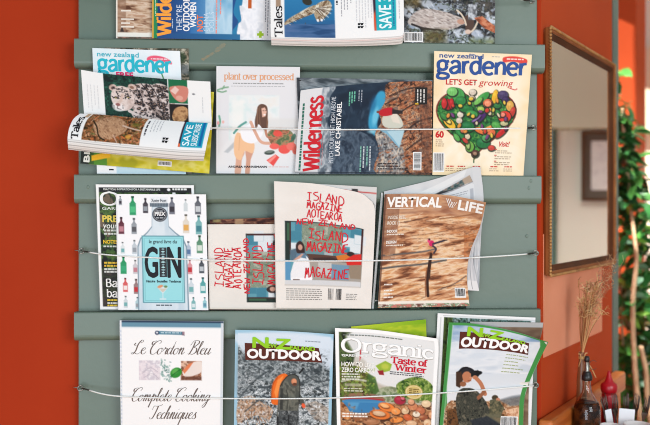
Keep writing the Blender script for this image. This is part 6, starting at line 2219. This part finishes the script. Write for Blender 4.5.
zz = lambda py: zpx(py, Y_V) - zb(362)
tans = [(176, 118, 76), (196, 146, 96), (160, 104, 66), (214, 172, 120), (188, 132, 86)]
for i in range(46):
    tx = rg.gauss(7.5, 5.0)
    ty = rg.uniform(278, 312)
    mid = tx * 0.35 + rg.uniform(-1.5, 2.5)
    dy = rg.uniform(-15, 5) * k
    P = catmull([(rg.uniform(-.9, .9) * k, rg.uniform(-.9, .9) * k, 0.004), (mid * 0.4 * k, dy * .3, zz(345)), (mid * 1.2 * k, dy * .7, zz((345 + ty) / 2)), (tx * k, dy, zz(ty))], 5)
    c = rg.choice(tans)
    add_tube([Vector(p) for p in P], 0.0011, 0.0006, c)
    for j in range(rg.randint(3, 6)):
        a_ = Vector(P[-1]) + Vector((0, 0, rg.uniform(-0.02, 0)))
        d_ = Vector((rg.uniform(-1, 1.2), rg.uniform(-.8, .8), rg.uniform(-.3, 1.1))).normalized() * rg.uniform(0.008, 0.026)
        cc = rg.choice([(226, 188, 130), (236, 206, 156), (206, 160, 104), (180, 124, 84)])
        add_tube([a_, a_ + d_ * .55 + Vector((0, 0, .003)), a_ + d_], 0.0009, 0.0004, cc, 3)
for i in range(16):           # airy plume leaning right
    ex_, ey_ = rg.uniform(14, 37), rg.uniform(250, 286)
    P = catmull([(0.5 * k, 0, zz(352)), (5 * k, 0, zz(318)), ((4 + ex_ * .4) * k, rg.uniform(-12, -3) * k, zz((318 + ey_) / 2)), (ex_ * k, rg.uniform(-16, -4) * k, zz(ey_))], 5)
    add_tube([Vector(p) for p in P], 0.0007, 0.00035, (176, 128, 92), 3)
    for j in range(7):
        q_ = Vector(P[-1 - (j % 5)])
        d_ = Vector((rg.uniform(-.6, 1), rg.uniform(-.5, .5), rg.uniform(-.2, 1))).normalized() * rg.uniform(0.006, 0.02)
        add_tube([q_, q_ + d_], 0.0006, 0.0003, rg.choice([(200, 156, 118), (150, 104, 84), (220, 190, 150)]), 3)
mesh_np('stalks', Vt, Fc, STALK, dg_, np.array(Ik), smooth=True)

# cutlery pot with forks and napkins
Y_C = 2.15
k = Y_C / FPX
pc_ = spot(625.5, Y_C)
pot = empty('cutlery_pot', pc_, 0, 'dark metal pot holding forks and paper napkins', 'cutlery pot')
bm = bmesh.new()
lathe(bm, [(0.034, 0.001), (0.036, 0.003), (0.040, 0.076), (0.0385, 0.076), (0.0345, 0.005), (0.002, 0.005)], 28)
bm_obj('pot_body', bm, mat('dark_metal', (70, 66, 64), 0.4, metal=0.7), pot, True)
FORKM = mat('fork_steel', (104, 92, 84), 0.34, metal=0.85)


def fork_mesh():
    bm = bmesh.new()
    # handle and neck
    sec = [(0.0, .0040, .0011), (.03, .0046, .0012), (.085, .0030, .0012), (.115, .0022, .0013), (.128, .0050, .0010), (.140, .0105, .0009), (.148, .0110, .0008)]
    rings = []
    for z, wv, th in sec:
        rings.append([bm.verts.new((x * wv, y * th, z)) for x, y in ((-1, -.6), (-.6, -1), (.6, -1), (1, -.6), (1, .6), (.6, 1), (-.6, 1), (-1, .6))])
    for a, b in zip(rings, rings[1:]):
        for i in range(8):
            bm.faces.new((a[i], a[(i + 1) % 8], b[(i + 1) % 8], b[i]))
    bm.faces.new(rings[0][::-1]); bm.faces.new(rings[-1])
    for i in range(4):
        x = (i - 1.5) * 0.0062
        tube(bm, [Vector((x, 0, .146)), Vector((x, -.002, .165)), Vector((x * .95, -.001, .186)), Vector((x * .95, .001, .192))], [0.0015, 0.0014, 0.0011, 0.0005], 6)
    return bm


forks = [(-26, -4, 70), (-20, 8, 24), (-15, 18, 80), (-9, 9, 30), (-3, 19, 76), (3, 8, 22), (8, 18, 84), (14, 10, 34), (19, 15, 74), (23, 2, 18), (27, 9, 80)]
fk0 = None
for i, (ax, ay, rz) in enumerate(forks):
    if fk0 is None:
        fo = bm_obj('fork', fork_mesh(), FORKM, None, True)
        fk0 = fo
    else:
        fo = fk0.copy()
        COL.objects.link(fo)
    tag(fo, 'fork standing tines up in the dark cutlery pot', 'fork', 'forks in the cutlery pot')
    ang_x, ang_y = R(ay * 0.42), R(ax * 0.52)
    base_ = Vector((ax * 0.00100, ay * 0.00125, 0.0062))
    rot = Matrix.Rotation(ang_y, 4, 'Y') @ Matrix.Rotation(-ang_x, 4, 'X') @ Matrix.Rotation(R(rz), 4, 'Z')
    fo.matrix_world = Matrix.Translation(pc_ + base_) @ rot @ Matrix.Diagonal((0.8, 0.8, 0.80 + 0.012 * (i % 4), 1))
NAP = mat('napkin_paper', (242, 242, 244), 0.85)
for nm_l, px, w_, dy_, rz, tilt, py in (('larger white paper napkin standing in the cutlery pot', 623.0, 0.036, -0.018, -6, 4, 407), ('narrow white paper napkin left of the larger one', 616.5, 0.018, -0.008, 20, -9, 408)):
    bm = bmesh.new()
    zt = zpx(py, Y_C)
    for j in range(3):
        box(bm, (0, (j - 1) * 0.0012, (zt + 0.012) / 2 - (0.001 * j)), (w_ - 0.001 * j, 0.0008, zt - 0.012))
    o = bm_obj('napkin', bm, NAP)
    tag(o, nm_l, 'napkin', 'napkins in the cutlery pot')
    o.matrix_world = Matrix.Translation(Vector(((px - CX) / FPX * (Y_C + dy_), Y_C + dy_, TOP))) @ Matrix.Rotation(R(tilt), 4, 'Y') @ Matrix.Rotation(R(rz), 4, 'Z')
# two white cups at the table's front
CUP = mat('white_china', (236, 230, 226), 0.25)
for px, y, rr, py, lab in ((610.5, 2.07, 0.024, 424.6, 'smaller white cup in front of the oil bottle'), (637, 2.07, 0.030, 423.4, 'wider white cup in front of the cutlery pot')):
    zc = zpx(py, y)
    c = empty('cup', spot(px, y), 0, lab, 'cup', 'white cups on the side table')
    bm = bmesh.new()
    lathe(bm, [(rr * .62, 0.001), (rr * .7, 0.004), (rr * .86, zc * .5), (rr, zc - .001), (rr - .001, zc), (rr - .003, zc - .001), (rr * .8, zc * .5), (rr * .6, 0.006), (0.002, 0.005)], 30)
    bm_obj('cup_body', bm, CUP, c, True)

# ------------------------------------------------------------------ plants beyond the door post
def leaf_shape(bmv, fac, ink, M, length, width, col):
    o_ = len(bmv)
    n = 5
    for i in range(n + 1):
        u = i / n
        wv = width * 0.5 * math.sin(PI * min(1, u * 0.92 + 0.06)) ** 0.8
        if i == n:
            wv = 0.0004
        dz = -0.22 * length * u * u
        for s_ in (-1, 0, 1):
            bmv.append(tuple(M @ Vector((s_ * wv, u * length, dz + abs(s_) * wv * 0.35))))
            ink.append(lin(col))
    for i in range(n):
        for s_ in range(2):
            a = o_ + i * 3 + s_
            fac.append((a, a + 1, a + 4, a + 3))


def shrub(name, label, base, stems, leaves, seed, pot_r, colfun):
    rn = random.Random(seed)
    t = empty(name, base, 0, label, 'plant')
    bm = bmesh.new()
    lathe(bm, [(pot_r * .7, 0.0), (pot_r * .95, 0.28), (pot_r, 0.28), (pot_r, 0.32), (pot_r * .9, 0.32), (pot_r * .85, 0.27), (0.004, 0.27)], 24)
    bm_obj('pot', bm, mat('terracotta', (160, 92, 62), 0.8), t, True)
    for pts, r0, r1 in stems:
        P = catmull([tuple(Vector(p) - base) for p in pts], 6)
        bm = bmesh.new()
        tube(bm, [Vector(p) for p in P], [r0 + (r1 - r0) * i / (len(P) - 1) for i in range(len(P))], 8)
        bm_obj('stem', bm, mat('pale_bark', (206, 170, 132), 0.75, (176, 138, 104), 30.0), t, True)
    V, F, I = [], [], []
    for px, py, y, ln in leaves:
        p = Vector(((px - CX) / FPX * y, y, CH - (py - CY) / FPX * y)) - base
        yaw = rn.uniform(0, 2 * PI)
        M = Matrix.Translation(p) @ Matrix.Rotation(yaw, 4, 'Z') @ Matrix.Rotation(R(rn.uniform(-55, 35)), 4, 'X') @ Matrix.Rotation(R(rn.uniform(-50, 50)), 4, 'Y')
        leaf_shape(V, F, I, M, ln, ln * rn.uniform(0.42, 0.56), colfun(rn, px, py))
    fo = mesh_np('foliage', V, F, LEAF, t, np.array(I), smooth=True)
    return t


def P3(px, py, y):
    return Vector(((px - CX) / FPX * y, y, CH - (py - CY) / FPX * y))


rp = random.Random(17)
lv = []
for _ in range(1150):
    py = 70 + 363 * rp.random() ** 0.62
    if py < 104 and rp.random() < 0.55:
        continue
    wmax = 4 if py < 100 else (10 if py < 125 else (20 if py < 200 else 62))
    px = 614 + rp.random() * wmax + rp.uniform(0, 6)
    y = rp.uniform(3.08, 3.32)
    lv.append((px, py, y, rp.uniform(0.045, 0.078)))


def col_dark(rn, px, py):
    b = rn.random() * (0.7 if py < 200 else 1.0)
    if py < 200:
        g = rn.uniform(0.6, 1.0)
        return (40 * g, 96 * g, 46 * g) if b < 0.5 else (74, 132, 60)
    if b < 0.62:
        g = rn.uniform(0.7, 1.2)
        return (50 * g, 112 * g, 54 * g)
    if b < 0.85:
        return (88, 150, 66)
    return (140, 186, 150) if rn.random() < .4 else (140, 190, 76)


base1 = Vector((1.13, 3.20, 0.0))
shrub('shrub', 'tall dark leaved shrub with pale stems beside the green door post', base1,
      [([base1 + Vector((-.03, -.02, .26)), P3(640, 430, 3.045), P3(636.5, 390, 3.045), P3(633.6, 345, 3.045), P3(633, 300, 3.045), P3(636.5, 262, 3.045), P3(635, 243, 3.045), P3(630, 200, 3.16), P3(625, 150, 3.18), P3(622, 108, 3.2)], 0.011, 0.005),
       ([base1 + Vector((.03, 0, .26)), P3(652, 440, 3.045), P3(647.5, 400, 3.045), P3(646, 372, 3.045), P3(640.5, 346, 3.045)], 0.011, 0.008),
       ([base1 + Vector((-.05, 0, .26)), P3(632, 430, 3.2), P3(624, 360, 3.2), P3(621, 300, 3.22), P3(619, 240, 3.24)], 0.006, 0.004)],
      lv, 3, 0.15, col_dark)
lv2 = []
for _ in range(330):
    py = rp.uniform(275, 440)
    px = rp.uniform(626, 690)
    lv2.append((px, py, rp.uniform(3.41, 3.53), rp.uniform(0.04, 0.07)))


def col_lime(rn, px, py):
    return rn.choice([(140, 180, 62), (168, 200, 84), (96, 146, 52), (190, 210, 110), (70, 120, 48)])


base2 = Vector((1.345, 3.43, 0.0))
shrub('shrub', 'low lime green bush behind the pale stems of the tall shrub', base2,
      [([base2 + Vector((0, 0, .26)), P3(656, 430, 3.4), P3(645, 360, 3.4), P3(640, 310, 3.4)], 0.007, 0.003),
       ([base2 + Vector((0.02, 0, .26)), P3(664, 420, 3.4), P3(668, 350, 3.4), P3(664, 300, 3.4)], 0.007, 0.003)],
      lv2, 5, 0.13, col_lime)
